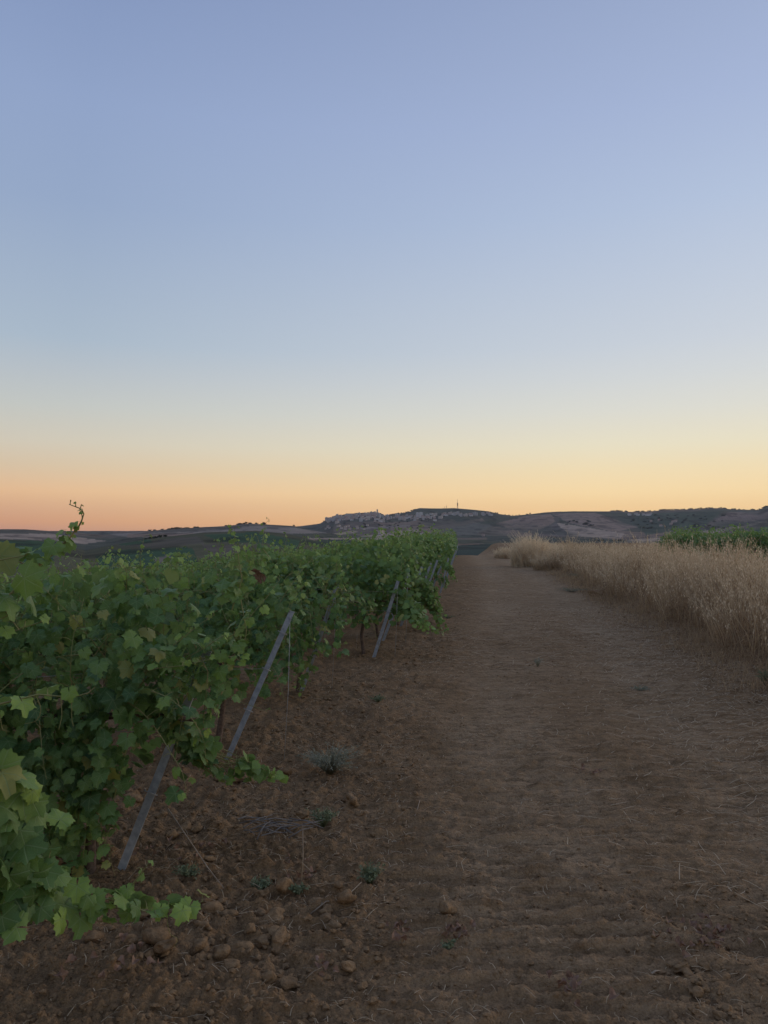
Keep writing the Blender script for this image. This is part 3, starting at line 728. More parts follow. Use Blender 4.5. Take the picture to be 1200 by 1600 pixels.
def trunk_mesh(seed, H=.74, cordon=.5):
    r = np.random.default_rng(seed); b = MB()
    P = np.array([(0, 0, -.1), (0, 0, .06), (r.normal(0, .02), r.normal(0, .02), .28), (r.normal(0, .03), r.normal(0, .02), .52), (0, 0, H)])
    b.tube(P, [.034, .027, .021, .023, .024], 7)
    for s in (-1, 1): b.tube([(0, 0, H-.03), (s*.08, 0, H+.01), (s*cordon*.5, .01, H+.02), (s*cordon, 0, H-.01)], [.022, .018, .014, .010], 6)
    for k in range(7): x = r.uniform(-cordon, cordon); b.tube([(x, 0, H), (x+.01, .005, H+.05)], [.012, .008], 5)
    return b.mesh('trunk', [M_bark])

ORD = ['nearest', 'first', 'second', 'third', 'fourth', 'fifth', 'sixth', 'seventh', 'eighth', 'ninth', 'tenth', 'eleventh', 'twelfth', 'thirteenth', 'fourteenth', 'fifteenth', 'sixteenth', 'seventeenth', 'eighteenth', 'nineteenth', 'twentieth'] 
ROW_DIR = np.array([-1.0, 0.03])
def vp(row_y, i, off=0.0, first=.12):
    """stand point of plant i of the row at row_y"""
    x = float(xe(row_y))-first-i*1.0; y = row_y+off+(first+i)*0.03
    return x, y, float(gz(x, y))
def in_view(p):
    d = p-np.array([0, 0, EYE]); dep = d.dot(FWD)
    if dep < .3: return False
    u = 600+FPX*d[0]/dep; v = 800-FPX*d.dot(UPV)/dep
    return -25 < u < 1225 and -10 < v < 1620
POSTS_CLEAR = [(352, 1185, 456, 955, 5.28), (190, 1345, 252, 1192, 3.62), (583, 1027, 622, 908, 9.6)]
def pruned(v, pos):
    out_ = []
    for q in v.leaves:
        w_ = q[0]+np.array(pos); d = w_-np.array([0, 0, EYE]); dep = d.dot(FWD); u = 600+FPX*d[0]/dep; vv = 800-FPX*d.dot(UPV)/dep; ok = True
        for x0, y0, x1, y1, Y in POSTS_CLEAR:
            if w_[1] < Y+.10:
                t = max(0, min(1, ((u-x0)*(x1-x0)+(vv-y0)*(y1-y0))/((x1-x0)**2+(y1-y0)**2)))
                if math.hypot(u-x0-t*(x1-x0), vv-y0-t*(y1-y0)) < 6+.05*FPX/w_[1]: ok = False
        if ok: out_.append(q)
    v.leaves = out_
def build_near(seed, pos, label, group, v, limit=300):
    """a vine whose leaves can be told apart: each visible leaf is a part"""
    pruned(v, pos)
    if pos[0] < -1.9: v.leaves = [q for q in v.leaves if q[0][2] < 1.56]; v.tubes = [q for q in v.tubes if q[0][:, 2].max() < 1.56]
    root = thing('grapevine', label, 'grapevine', pos, group); P0 = np.array(pos)
    link('trunk', trunk_mesh(seed), root); link('shoots', tube_mesh(v), root)
    vis = []
    for i, (p, A, yg) in enumerate(v.leaves):
        w = p+P0
        if in_view(w): vis.append((w[1]-0.25*w[0]*0+0.0*w[2]-(0.4 if yg > .5 else 0), i))
    vis.sort(); keep = set(i for _, i in vis[:limit])
    rest = []
    for i, (p, A, yg) in enumerate(v.leaves):
        if i in keep:
            o = bpy.data.objects.new('leaf', HI_ME[i % 8, 0 if yg < .22 else (1 if yg < .65 else 2)]); COL.objects.link(o); o.parent = root
            M = Matrix([[*map(float, A[k]), float(p[k])] for k in range(3)]+[[0, 0, 0, 1]]); o.matrix_local = M
        else: rest.append((p, A, yg))
    rest.sort(key=lambda q: q[0][1]); h = len(rest)//2
    if h:
        link('foliage', foliage_mesh(rest[:h], HI), root, kind='stuff'); link('inner_foliage', foliage_mesh(rest[h:], LO), root, kind='stuff')
    return root
def W2L(pos, pts):                                  # photo spots -> the plant's own metres
    return [at(*q)-np.array(pos) for q in pts]

for _k in ('twenty-first', 'twenty-second', 'twenty-third', 'twenty-fourth', 'twenty-fifth', 'twenty-sixth', 'twenty-seventh', 'twenty-eighth', 'twenty-ninth', 'thirtieth'): ORD.append(_k)
ROWS = [1.95, 3.62, 5.28, 7.6, 9.6, 11.0, 12.9, 14.7, 16.3, 17.9, 20.5, 22.4, 24.3, 26.2]
while ROWS[-1] < 56: ROWS.append(ROWS[-1]+1.95)

# row nearest the camera, mostly outside the left edge: hanging and reaching shoots come into the picture
def row_nearest():
    pos = vp(ROWS[0], 0, 0, .1)
    v = std_vine(100, 14, 110, 2, 0, size=.055); v.leaves = [q for q in v.leaves if q[0][2] < 1.52]; v.tubes = [q for q in v.tubes if q[0][:, 2].max() < 1.56]
    L_ = lambda pts: W2L(pos, pts)
    v.along(L_([(-90, 1370, 2.05), (40, 1385, 2.2), (110, 1410, 2.3), (190, 1420, 2.35), (270, 1425, 2.4), (318, 1408, 2.42)]), size=.056, step=.046, young_from=.25, spread=.035, tip_small=.7)
    v.along(L_([(120, 1400, 2.25), (170, 1405, 2.3), (230, 1425, 2.36), (290, 1420, 2.38)]), size=.05, step=.04, young_from=.5, spread=.04, yall=.4, tip_small=.7)
    v.along(L_([(60, 1390, 2.2), (120, 1430, 2.3), (180, 1445, 2.35)]), size=.052, step=.04, young_from=.5, spread=.04, yall=.3, tip_small=.7)
    v.along(L_([(170, 1418, 2.35), (205, 1385, 2.33), (222, 1362, 2.32), (232, 1350, 2.3)]), size=.034, step=.04, young_from=.0, spread=.03, yall=.7)
    for k, (a, b_, c, yl) in enumerate([((-70, 1180, 1.95), (20, 1230, 2.1), (75, 1290, 2.2), .45), ((-80, 1230, 1.95), (10, 1300, 2.1), (60, 1400, 2.2), .05), ((-60, 1280, 2.0), (30, 1330, 2.15), (115, 1385, 2.25), .15),
                                  ((-80, 1300, 2.0), (0, 1360, 2.1), (50, 1440, 2.2), .0), ((-90, 1330, 1.9), (20, 1380, 2.1), (85, 1440, 2.2), .0), ((-80, 1200, 2.0), (-10, 1260, 2.1), (10, 1420, 2.15), .1), ((-60, 1400, 2.0), (-10, 1420, 2.05), (25, 1450, 2.1), .0), ((-100, 1190, 2.0), (-20, 1200, 2.0), (50, 1240, 2.1), .6)]):
        v.along(L_([a, b_, c]), size=.058, step=.027, young_from=.8, spread=.055, yall=yl*.8, tip_small=.75, bias=(.3, -.5, .1))
    v.along(L_([(-70, 1125, 1.9), (0, 1100, 1.95), (60, 1085, 2.0), (112, 1090, 2.02), (140, 1082, 2.02)]), size=.042, step=.062, young_from=0, spread=.03, yall=.8, tip_small=.5)
    v.along(L_([(-80, 1010, 1.9), (-20, 960, 1.95), (30, 915, 2.0), (62, 880, 2.05), (95, 852, 2.08), (118, 830, 2.1)]), size=.056, step=.055, young_from=.6, spread=.045, yall=.25, tip_small=.5)
    v.along(L_([(118, 832, 2.1), (127, 815, 2.1), (131, 803, 2.1), (124, 794, 2.1), (108, 788, 2.1)]), size=.0075, step=.017, young_from=0, spread=.010, yall=.9)
    v.along(L_([(60, 885, 2.05), (90, 860, 2.08), (112, 838, 2.1), (120, 824, 2.1)]), size=.030, step=.020, young_from=0, spread=.022, yall=.6)
    v.along(L_([(112, 838, 2.1), (121, 820, 2.1)]), size=.022, step=.05, young_from=0, spread=.012, yall=.6)
    v.along(L_([(-60, 900, 1.9), (0, 875, 1.95), (40, 868, 2.0)]), size=.056, step=.06, young_from=.3, spread=.045, yall=.35)
    v.along(L_([(-50, 940, 1.9), (5, 950, 1.95), (30, 985, 1.95)]), size=.056, step=.07, young_from=.3, spread=.03, yall=.35)
    v.along(L_([(-60, 850, 2.0), (10, 870, 2.1), (60, 890, 2.2)]), size=.05, step=.06, young_from=.5, spread=.045, yall=.2)
    # tendrils
    for pts in ([(55, 1085, 2.0), (66, 1108, 2.0), (58, 1128, 2.0), (38, 1131, 2.0)], [(95, 1090, 2.0), (97, 1118, 2.0), (92, 1140, 2.0)], [(112, 1090, 2.02), (112, 1125, 2.02), (115, 1135, 2.02)],
                [(0, 1118, 1.95), (3, 1140, 1.95), (15, 1143, 1.95)], [(285, 1425, 2.4), (292, 1448, 2.4), (294, 1430, 2.4), (296, 1440, 2.4)], [(260, 1430, 2.4), (264, 1462, 2.4), (280, 1465, 2.4), (272, 1480, 2.4)],
                [(30, 930, 2.0), (22, 960, 2.0), (30, 985, 2.0)], [(0, 968, 1.95), (15, 960, 1.95), (22, 950, 1.95)], [(135, 1085, 2.02), (143, 1078, 2.02), (149, 1074, 2.02)]):
        P = np.array(L_(pts)); t = np.linspace(0, 1, len(P)); tt = np.linspace(0, 1, 9); Q = np.stack([np.interp(tt, t, P[:, k]) for k in range(3)], -1)
        Q[1:-1] = (Q[:-2]+Q[1:-1]*2+Q[2:])/4; v.tubes.append((Q, .0014, .0008, 0))
    build_near(1, pos, 'nearest grapevine at the left edge with shoots hanging down to the soil', None, v)
row_nearest()

# rows whose leaves can be told apart
def near_rows():
    for ri, off in ((1, -.05), (2, .34), (3, .02)):
        y = ROWS[ri]; i = 0
        while True:
            pos = vp(y, i, off)
            if pos[0] < -.52*pos[1]-.75: break
            v = std_vine(200+ri*20+i, 27, 640 if ri == 1 else 520, 8, 4 if i == 0 else 0, size=.045)
            if ri == 1 and i == 0: v.leaves = [q for q in v.leaves if q[0][2] < 1.53]; v.tubes = [q for q in v.tubes if q[0][:, 2].max() < 1.53]
            if ri == 1: v.fill(420 if i else 200, hx=.5 if i else .24, hy=.26, z0=.04, z1=.55, size=.048)
            if ri == 1 and i == 0:
                for q in range(200): v.leaves[-1-q] = (v.leaves[-1-q][0]-np.array([.22, 0, 0]), v.leaves[-1-q][1], v.leaves[-1-q][2])
                v.leaves = [q for q in v.leaves if q[0][0] < .12 or q[0][2] > .42]
            L_ = lambda pts: W2L(pos, pts)
            if ri == 1 and i == 0:
                for pts, yl, sz in (([(262, 1120, 3.6), (310, 1165, 3.65), (350, 1195, 3.75), (400, 1212, 3.85), (446, 1218, 3.9)], .1, .055), ([(270, 1130, 3.6), (315, 1185, 3.7), (375, 1205, 3.8)], .0, .055), ([(250, 1130, 3.6), (290, 1175, 3.65), (345, 1205, 3.75)], .0, .06),
                                    ([(268, 1060, 3.45), (285, 1120, 3.45), (275, 1175, 3.45)], .05, .05), ([(300, 1000, 3.45), (325, 1050, 3.45), (318, 1130, 3.45)], .1, .05), ([(255, 1130, 3.6), (300, 1175, 3.7), (330, 1210, 3.75), (360, 1222, 3.8)], .0, .055), ([(270, 1120, 3.7), (330, 1180, 3.8), (400, 1205, 3.9), (430, 1215, 3.95)], .05, .05), ([(240, 1110, 3.6), (280, 1160, 3.65), (320, 1190, 3.7)], .0, .055), ([(360, 960, 3.5), (378, 905, 3.5), (372, 868, 3.5), (366, 848, 3.5)], .5, .05), ([(330, 900, 3.5), (375, 930, 3.5), (385, 985, 3.5), (378, 1040, 3.5)], .35, .06), ([(320, 1000, 3.5), (350, 1040, 3.5), (345, 1095, 3.5), (325, 1130, 3.55)], .15, .055),
                                    ([(300, 1040, 3.5), (320, 1100, 3.5), (312, 1160, 3.5)], .1, .06), ([(200, 1160, 3.45), (180, 1240, 3.4), (160, 1330, 3.4)], .0, .065), ([(160, 1150, 3.45), (140, 1240, 3.4), (130, 1340, 3.4)], .0, .065), ([(120, 1140, 3.45), (150, 1260, 3.4), (180, 1370, 3.35)], .05, .06)):
                    v.along(L_(pts), size=sz*.80, step=.032, young_from=.65, spread=.05, yall=yl, tip_small=.6, bias=(0, -.3, 0))
            if ri == 1 and i == 0:
                for q in range(13):
                    e_ = 340+q*8.5; v.along(L_([(235+q*4+v.r.normal(0, 6), 1120+v.r.normal(0, 10), 3.6), (280+q*3, 1165+v.r.normal(0, 8), 3.68), (e_-25, 1198+v.r.normal(0, 7), 3.8), (e_, 1216+v.r.normal(0, 4), 3.88)]), size=.04, step=.032, young_from=.8, spread=.035, yall=.05 if q < 9 else .3, tip_small=.7)
            if ri == 1 and i == 1:
                for k in range(9):
                    px = -30+k*22; v.along(L_([(px, 1080, 3.5), (px+8, 1180, 3.45), (px-4, 1290+15*(k % 3), 3.45)]), size=.05, step=.035, young_from=.95, spread=.06, tip_small=.8, bias=(0, -.5, 0))
            if ri == 3 and i == 0:
                v.along(L_([(470, 1000, 7.3), (500, 1015, 7.1), (545, 1005, 7.0)]), size=.05, step=.05, young_from=.4, yall=.3)
                v.along(L_([(450, 1010, 7.3), (430, 1050, 7.1), (395, 1075, 7.0)]), size=.05, step=.05, young_from=.6, yall=.1)
                for c_ in ([(455, 1000, 7.3), (462, 1040, 7.2), (470, 1085, 7.2)], [(440, 1000, 7.2), (448, 1040, 7.2), (455, 1080, 7.1)], [(470, 990, 7.3), (485, 1030, 7.2), (482, 1070, 7.2)], [(460, 1010, 7.1), (478, 1050, 7.1), (470, 1090, 7.1)], [(440, 960, 7.2), (462, 990, 7.1), (470, 1040, 7.0), (462, 1075, 7.0)], [(480, 950, 7.2), (500, 985, 7.1), (508, 1025, 7.0)], [(500, 930, 7.2), (525, 950, 7.1), (532, 990, 7.0)], [(460, 940, 7.2), (485, 960, 7.05), (490, 1010, 7.0)], [(505, 900, 7.2), (530, 915, 7.1), (545, 950, 7.0)]):
                    v.along(L_(c_), size=.048, step=.034, young_from=.6, spread=.06, yall=.08)
            if ri == 2 and i == 0:
                v.along(L_([(330, 1060, 5.2), (370, 1095, 5.1), (418, 1112, 5.1)]), size=.045, step=.05, young_from=.4, yall=.35)
                v.along(L_([(420, 870, 5.2), (405, 850, 5.2), (402, 838, 5.2)]), size=.04, step=.05, young_from=.3, yall=.3)
            desc = {(1, 0): 'big leafy grapevine at the track end of the first full row, hiding a leaning post', (1, 1): 'dark dense grapevine at the left edge in the first full row',
                    (2, 0): 'grapevine just behind the tall bare leaning post', (3, 0): 'grapevine ending beside the third leaning post from the camera'}.get((ri, i), 'grapevine number %d back from the track in the %s full row' % (i+1, ORD[ri]))
            desc = desc.replace('number 2', 'one place').replace('number 3', 'two places').replace('number 4', 'three places').replace('number 5', 'four places').replace('number 6', 'five places').replace('number 7', 'six places')
            build_near(300+ri*10+i, pos, desc, 'grapevines of the %s row' % ORD[ri], v, 300 if i < 2 else 220)
            i += 1
near_rows()

# middle rows: copies of a few plants with shared meshes; beyond them one mass
def far_rows():
    r = np.random.default_rng(9)
    P = []
    for k in range(6):
        v = std_vine(500+k, 22, 520, 8, 7 if k >= 4 else 0, size=.05)
        P.append((foliage_mesh(v.leaves, LO), trunk_mesh(520+k), tube_mesh(v, 3, False)))
    S = []                                              # one mesh per plant for the small ones
    for k in range(6):
        v = std_vine(600+k, 17, 330, 5, 6 if k >= 4 else 0, size=.062)
        b = MB(); b.tube([(0, 0, -.1), (0, 0, .4), (.02, 0, .75)], [.03, .022, .02], 5)
        S.append((foliage_mesh(v.leaves, LO), v, b.mesh('trunk', [M_bark])))
    cnt = 0; mass = []
    for ri in range(4, len(ROWS)):
        y = ROWS[ri]; i = 0; nm = ORD[ri] if ri < len(ORD) else 'far'
        while True:
            pos = vp(y, i, .3+r.normal(0, .04), .12+r.normal(0, .05) if ri < 9 else .36)
            if pos[0] < -.52*pos[1]-.6 or i > 26: break
            e = i == 0
            sc = (1.0, 1.0, 1.0+r.normal(0, .05)-(.05 if i > 1 else -.05)+(.13 if e and 15 < y < 24 else 0)+(.05 if y > 24 and i < 3 else 0))
            grp = 'grapevines of the %s row' % nm
            lab = ('end grapevine of the %s vine row, beside the dirt track' % nm) if e else 'grapevine in the %s vine row, %s in from the dirt track' % (nm, ORD[min(i+1, 30)])
            k = (4+int(r.integers(2))) if e else int(r.integers(4)); flip = 0 if e else (math.pi if r.random() < .5 else 0)
            if ri < 9 and cnt < 290:
                t = thing('grapevine', lab, 'grapevine', pos, grp, flip); t.scale = sc
                link('foliage', P[k][0], t, kind='stuff'); link('trunk', P[k][1], t); link('shoots', P[k][2], t); cnt += 1
            elif cnt < 290 and i < 12:
                t = thing('grapevine', lab, 'grapevine', pos, grp, flip); t.scale = sc; link('foliage', S[k][0], t, kind='stuff'); link('trunk', S[k][2], t); cnt += 1
            else:
                mass.append((pos, k, sc))
            i += 1
    Vs = []; Fs = []; Ys = []; Us = []; n = 0; tri = np.array([[0, 1, 2], [0, 2, 3]])
    for pos, k, sc in mass:
        lv = S[k][1].leaves; sel = r.choice(len(lv), 95, replace=False)
        Pp = np.stack([lv[q][0] for q in sel])*np.array(sc)+np.array(pos); A = np.stack([lv[q][1] for q in sel])*1.55
        Q = np.array([(0, -.4, 0), (.7, .1, -.1), (0, .9, -.2), (-.7, .1, -.1)])
        W = np.einsum('nij,vj->nvi', A, Q)+Pp[:, None]; Vs.append(W.reshape(-1, 3)); Fs.append((tri[None]+(np.arange(len(sel))*4)[:, None, None]).reshape(-1, 3)+n)
        Ys.append(np.repeat([lv[q][2] for q in sel], 4)); Us.append(np.tile(Q[:, :2], (len(sel), 1))); n += len(sel)*4
    if mass:
        me = raw_mesh('vineyard', np.vstack(Vs), np.vstack(Fs), [M_leaf], attrs={'young': ('FLOAT', np.concatenate(Ys))}, uv=np.vstack(Us))
        link('distant_vines', me, kind='stuff', label='mass of distant grapevine rows at the far end of the field')
    print('VINES', cnt, 'mass', len(mass))
    # drooping shoots at the row ends
    for ri, chains in ((4, [[(622, 940, 9.8), (645, 960, 9.6), (655, 985, 9.4)], [(622, 945, 9.8), (640, 968, 9.5), (672, 992, 9.3)]]),
                       (6, [[(640, 925, 12.6), (668, 945, 12.3), (678, 968, 12.2), (690, 990, 12.1)], [(640, 920, 12.6), (660, 940, 12.4), (662, 965, 12.3)], [(630, 900, 12.6), (655, 915, 12.4), (672, 935, 12.3), (680, 960, 12.2)], [(625, 920, 12.6), (640, 945, 12.4), (645, 970, 12.3)], [(640, 905, 12.6), (670, 925, 12.4), (690, 960, 12.2)]]),
                       (9, [[(690, 880, 17.5), (703, 895, 17.3), (711, 912, 17.2)], [(685, 895, 17.5), (700, 918, 17.2)]])):
        v = Vine(800+ri); pos = vp(ROWS[ri], 0, .1)
        for c in [[(a_+v.r.normal(0, 7), b_+v.r.normal(0, 6), y_+v.r.normal(0, .15)) for a_, b_, y_ in c0] for c0 in chains for _ in range(2)]: v.along(W2L(pos, c), size=.06, step=.035, young_from=.4, spread=.07, yall=.30); v.along(W2L(pos, c)+np.array([0, .05, .04]), size=.055, step=.04, young_from=.4, spread=.07, yall=.25)
        root = thing('trailing_shoots', {4: 'loose vine shoots trailing onto the soil beside the fourth leaning post', 6: 'long vine shoots arching to the track edge behind the pair of posts', 9: 'small vine shoots hanging over the track at the far posts'}[ri], 'vine shoots', pos, 'trailing vine shoots')
        link('foliage', foliage_mesh(v.leaves, LO), root, kind='stuff'); link('shoots', tube_mesh(v, 3), root)
    # vineyard on the right beyond the dry grass
    for ri, yy in enumerate((27.5, 30.5, 34.0, 38.0)):
        x0 = at(1056-ri*2, 850, yy)[0]; i = 0
        while x0+i*.95 < .52*yy+1.5:
            x = x0+i*.95; y = yy+r.normal(0, .15); s = 1.04+r.normal(0, .07)+(.04*ri)
            k_ = int(r.integers(6)); o = thing('grapevine', 'grapevine beyond the dry grass, %s row of right plot, %s from the left' % (('nearest', 'second', 'third', 'farthest')[ri], ORD[i+1]), 'grapevine', (x, y, float(gz(x, y))), 'grapevines beyond the dry grass'); link('foliage', S[k_][0], o, kind='stuff'); link('trunk', S[k_][2], o)
            o.scale = (1.15, 1.5, s); i += 1
far_rows()

# ------------------------------------------------------------------ posts and wires
def channel_post(base, top, width=.05):
    """open steel channel with slotted flanges"""
    base = np.array(base, float); top = np.array(top, float); ax = top-base; Ln = np.linalg.norm(ax); ax /= Ln
    sd = np.cross(ax, [0, 1.0, 0]); sd /= np.linalg.norm(sd); fr = np.cross(sd, ax)
    w_, d_, t_ = width/2, width*.6, .003
    prof = [(-w_, 0), (w_, 0), (w_, d_), (w_-t_*2, d_), (w_-t_*2, t_*2), (-w_+t_*2, t_*2), (-w_+t_*2, d_), (-w_, d_)]
    V = []; 
    for q in (-.15, Ln): V += [base+ax*q+sd*a+fr*c for a, c in prof]
    n = 8; F = [(i, (i+1) % n, n+(i+1) % n, n+i) for i in range(n)]
    m = MB(); m.add(V, F)
    for o in (0, n):
        m.add([V[o+i] for i in range(8)], [(0, 1, 4, 5), (1, 2, 3, 4), (0, 5, 6, 7)])
    return m, base, ax, sd, fr, Ln
PP = [(190, 1345, 327, 1010, 'leaning grey steel post nearest the camera, its top hidden in leaves'), (352, 1185, 456, 955, 'bare leaning grey steel post seen from foot to top'),
      (470, 1078, 526, 917, 'leaning steel post half covered by leaves, behind the bare post'), (583, 1027, 622, 908, 'leaning steel post whose foot stands on open soil, front one of a close pair'),
      (597, 1003, 638, 895, 'leaning steel post at the back of the close pair'), None, None, None, None, (688, 925, 701, 872, 'thin leaning post near the far end of the vine rows')]
def posts():
    for ri in range(1, len(ROWS)):
        y = ROWS[ri]
        spec = {1: PP[0], 2: PP[1], 3: PP[2], 4: PP[3], 5: PP[4], 9: (667, 938, 690, 882, 'distant leaning post standing clear of the leaves before the last vines'), 10: PP[9]}.get(ri)
        if spec:
            a = at(spec[0], spec[1], y); b = at(spec[2], spec[3], y); lab = spec[4]; a[2] = gz(a[0], a[1])
        else:
            x = float(xe(y)); a = np.array([x, y, float(gz(x, y))]); b = a+np.array([.38, 0, 1.05]); lab = 'end post of the %s vine row, mostly hidden in leaves' % (ORD[ri] if ri < len(ORD) else 'far')
            if ri > 20: break
        if ri in (1,): a[1] -= .02
        m, base, ax, sd, fr, Ln = channel_post(a, b, .037 if ri < 3 else .042)
        root = thing('vineyard_post', lab, 'post', tuple(a), 'leaning end posts'); 
        o = link('channel', m.mesh('channel', [M_post], False), root); o.location = tuple(-a)
        for q in (.35, .62, .86):
            h = MB(); c = base+ax*Ln*q-fr*.004
            h.tube([c-sd*.03, c-sd*.034-fr*.012, c+sd*.034-fr*.012, c+sd*.03], .003, 5); o = link('wire_hook', h.mesh('wire_hook', [M_wire]), root); o.location = tuple(-a)
        # tie-down wire from the post head to the soil
        if ri in (2, 3, 4, 5, 9):
            e = b+np.array([-.045, -.06, 0]); e[2] = gz(e[0], e[1])-.02; h = MB(); h.tube([b-ax*.03, (b+e)/2+[.004, 0, 0], e], .0020 if ri < 4 else .0032, 5)
            link('tie_wire', h.mesh('tie_wire', [M_wire]), label='thin tie wire hanging from the head of the %s leaning post to the soil' % {2: 'bare', 3: 'leaf covered', 4: 'front paired', 5: 'rear paired', 9: 'distant'}[ri], category='wire', group='tie wires')
        # trellis wires along the row
        if ri <= 8:
            h = MB()
            for q, zz in (((.62, .66),) if ri < 4 else ((.62, .66), (.86, .92))):
                c = base+ax*Ln*q; pts = [c]
                for k in range(1, 9):
                    x = a[0]-k*1.1+.4; yy = y+.05+k*.03; pts.append((x, yy, gz(x, yy)+zz+.01*math.sin(k*3)))
                h.tube(pts, .0013, 4)
            link('trellis_wire', h.mesh('trellis_wire', [M_wire]), label='trellis wires running into the leaves of the %s vine row' % ORD[ri], category='wire', group='trellis wires')
posts()

# ------------------------------------------------------------------ dry grass on the bank
def grass_arrays(P, H, r, lod=1.0, pale=0.0, heads=7):
    """numpy built stems, blades and drooping seed heads; P: feet, H: heights"""
    n = len(P); lean = r.normal(0, .12, (n, 2))+np.stack([-.06+.5*(vnoise(P[:, 0]*1.1, P[:, 1]*1.1, 91)-.5), .4*(vnoise(P[:, 0]*1.1, P[:, 1]*1.1, 93)-.5)], -1); curv = r.normal(0, .20, (n, 2))
    wdt = (.0026+.0009*P[:, 1]/4)*lod
    wdt = np.clip(wdt, .0022, .016)
    an = r.random(n)*math.pi; wd = np.stack([np.cos(an), np.sin(an), np.zeros(n)], -1)
    ts = np.array([0, .35, .7, 1.0]); pts = []
    for t in ts: pts.append(np.stack([P[:, 0]+(lean[:, 0]*t+curv[:, 0]*t*t)*H, P[:, 1]+(lean[:, 1]*t+curv[:, 1]*t*t)*H, P[:, 2]-.02+H*t*(1-.06*t)], -1))
    V = []; F = []; T = []; base = 0
    for k, t in enumerate(ts):
        w_ = (wdt*(1-.65*t))[:, None]*wd; V += [pts[k]-w_, pts[k]+w_]
    V = np.stack(V, 1); nv = 8
    f = np.array([[0, 1, 3], [0, 3, 2], [2, 3, 5], [2, 5, 4], [4, 5, 7], [4, 7, 6]])
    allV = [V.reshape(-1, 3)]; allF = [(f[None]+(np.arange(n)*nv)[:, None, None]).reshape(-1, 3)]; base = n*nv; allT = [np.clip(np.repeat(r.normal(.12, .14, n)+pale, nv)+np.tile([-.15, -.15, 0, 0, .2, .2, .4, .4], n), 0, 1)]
    # blades
    for b in range(2):
        t = r.uniform(.05, .55, n); p = P+np.stack([(lean[:, 0]*t)*H, (lean[:, 1]*t)*H, H*t], -1)
        a = r.random(n)*6.28; ln = H*r.uniform(.18, .42, n); d = np.stack([np.cos(a)*.5, np.sin(a)*.5, r.uniform(.2, .9, n)], -1)
        q1 = p+d*(ln*.55)[:, None]; q2 = p+d*ln[:, None]+np.array([0, 0, -1])*(ln*r.uniform(.2, .7, n))[:, None]+np.stack([np.cos(a), np.sin(a), 0*a], -1)*(ln*.25)[:, None]
        w_ = wd*(wdt*1.3)[:, None]; V = np.stack([p-w_*.6, p+w_*.6, q1-w_, q1+w_, q2], 1); f = np.array([[0, 1, 3], [0, 3, 2], [2, 3, 4]])
        allV.append(V.reshape(-1, 3)); allF.append((f[None]+(np.arange(n)*5)[:, None, None]).reshape(-1, 3)+base); base += n*5; allT.append(np.repeat(np.clip(r.normal(.0, .1, n)+pale*.6, 0, 1), 5))
    # oat heads
    for h in range(heads):
        m = r.random(n) < .62; idx = np.where(m)[0]; k = len(idx)
        t = r.uniform(.74, 1.0, k); Hh = H[idx]
        p = np.stack([P[idx, 0]+(lean[idx, 0]*t+curv[idx, 0]*t*t)*Hh, P[idx, 1]+(lean[idx, 1]*t+curv[idx, 1]*t*t)*Hh, P[idx, 2]-.02+Hh*t*(1-.06*t)], -1)
        a = r.random(k)*6.28; o = np.stack([np.cos(a), np.sin(a), 0*a], -1)*r.uniform(.015, .05, k)[:, None]
        p = p+o+np.stack([0*a, 0*a, r.uniform(-.03, .01, k)], -1); ln = r.uniform(.022, .036, k)*(1+P[idx, 1]/40); sw = ln*.20
        side = np.stack([-np.sin(a), np.cos(a), 0*a], -1)*sw[:, None]; dn = np.array([0, 0, -1.0])*ln[:, None]+o*.25
        V = np.stack([p, p+dn*.45+side, p+dn*.45-side, p+dn], 1); f = np.array([[0, 1, 2], [1, 3, 2]])
        allV.append(V.reshape(-1, 3)); allF.append((f[None]+(np.arange(k)*4)[:, None, None]).reshape(-1, 3)+base); base += k*4; allT.append(np.repeat(np.clip(r.normal(.55, .3, k), 0, 1), 4))
    return np.vstack(allV), np.vstack(allF), np.concatenate(allT)
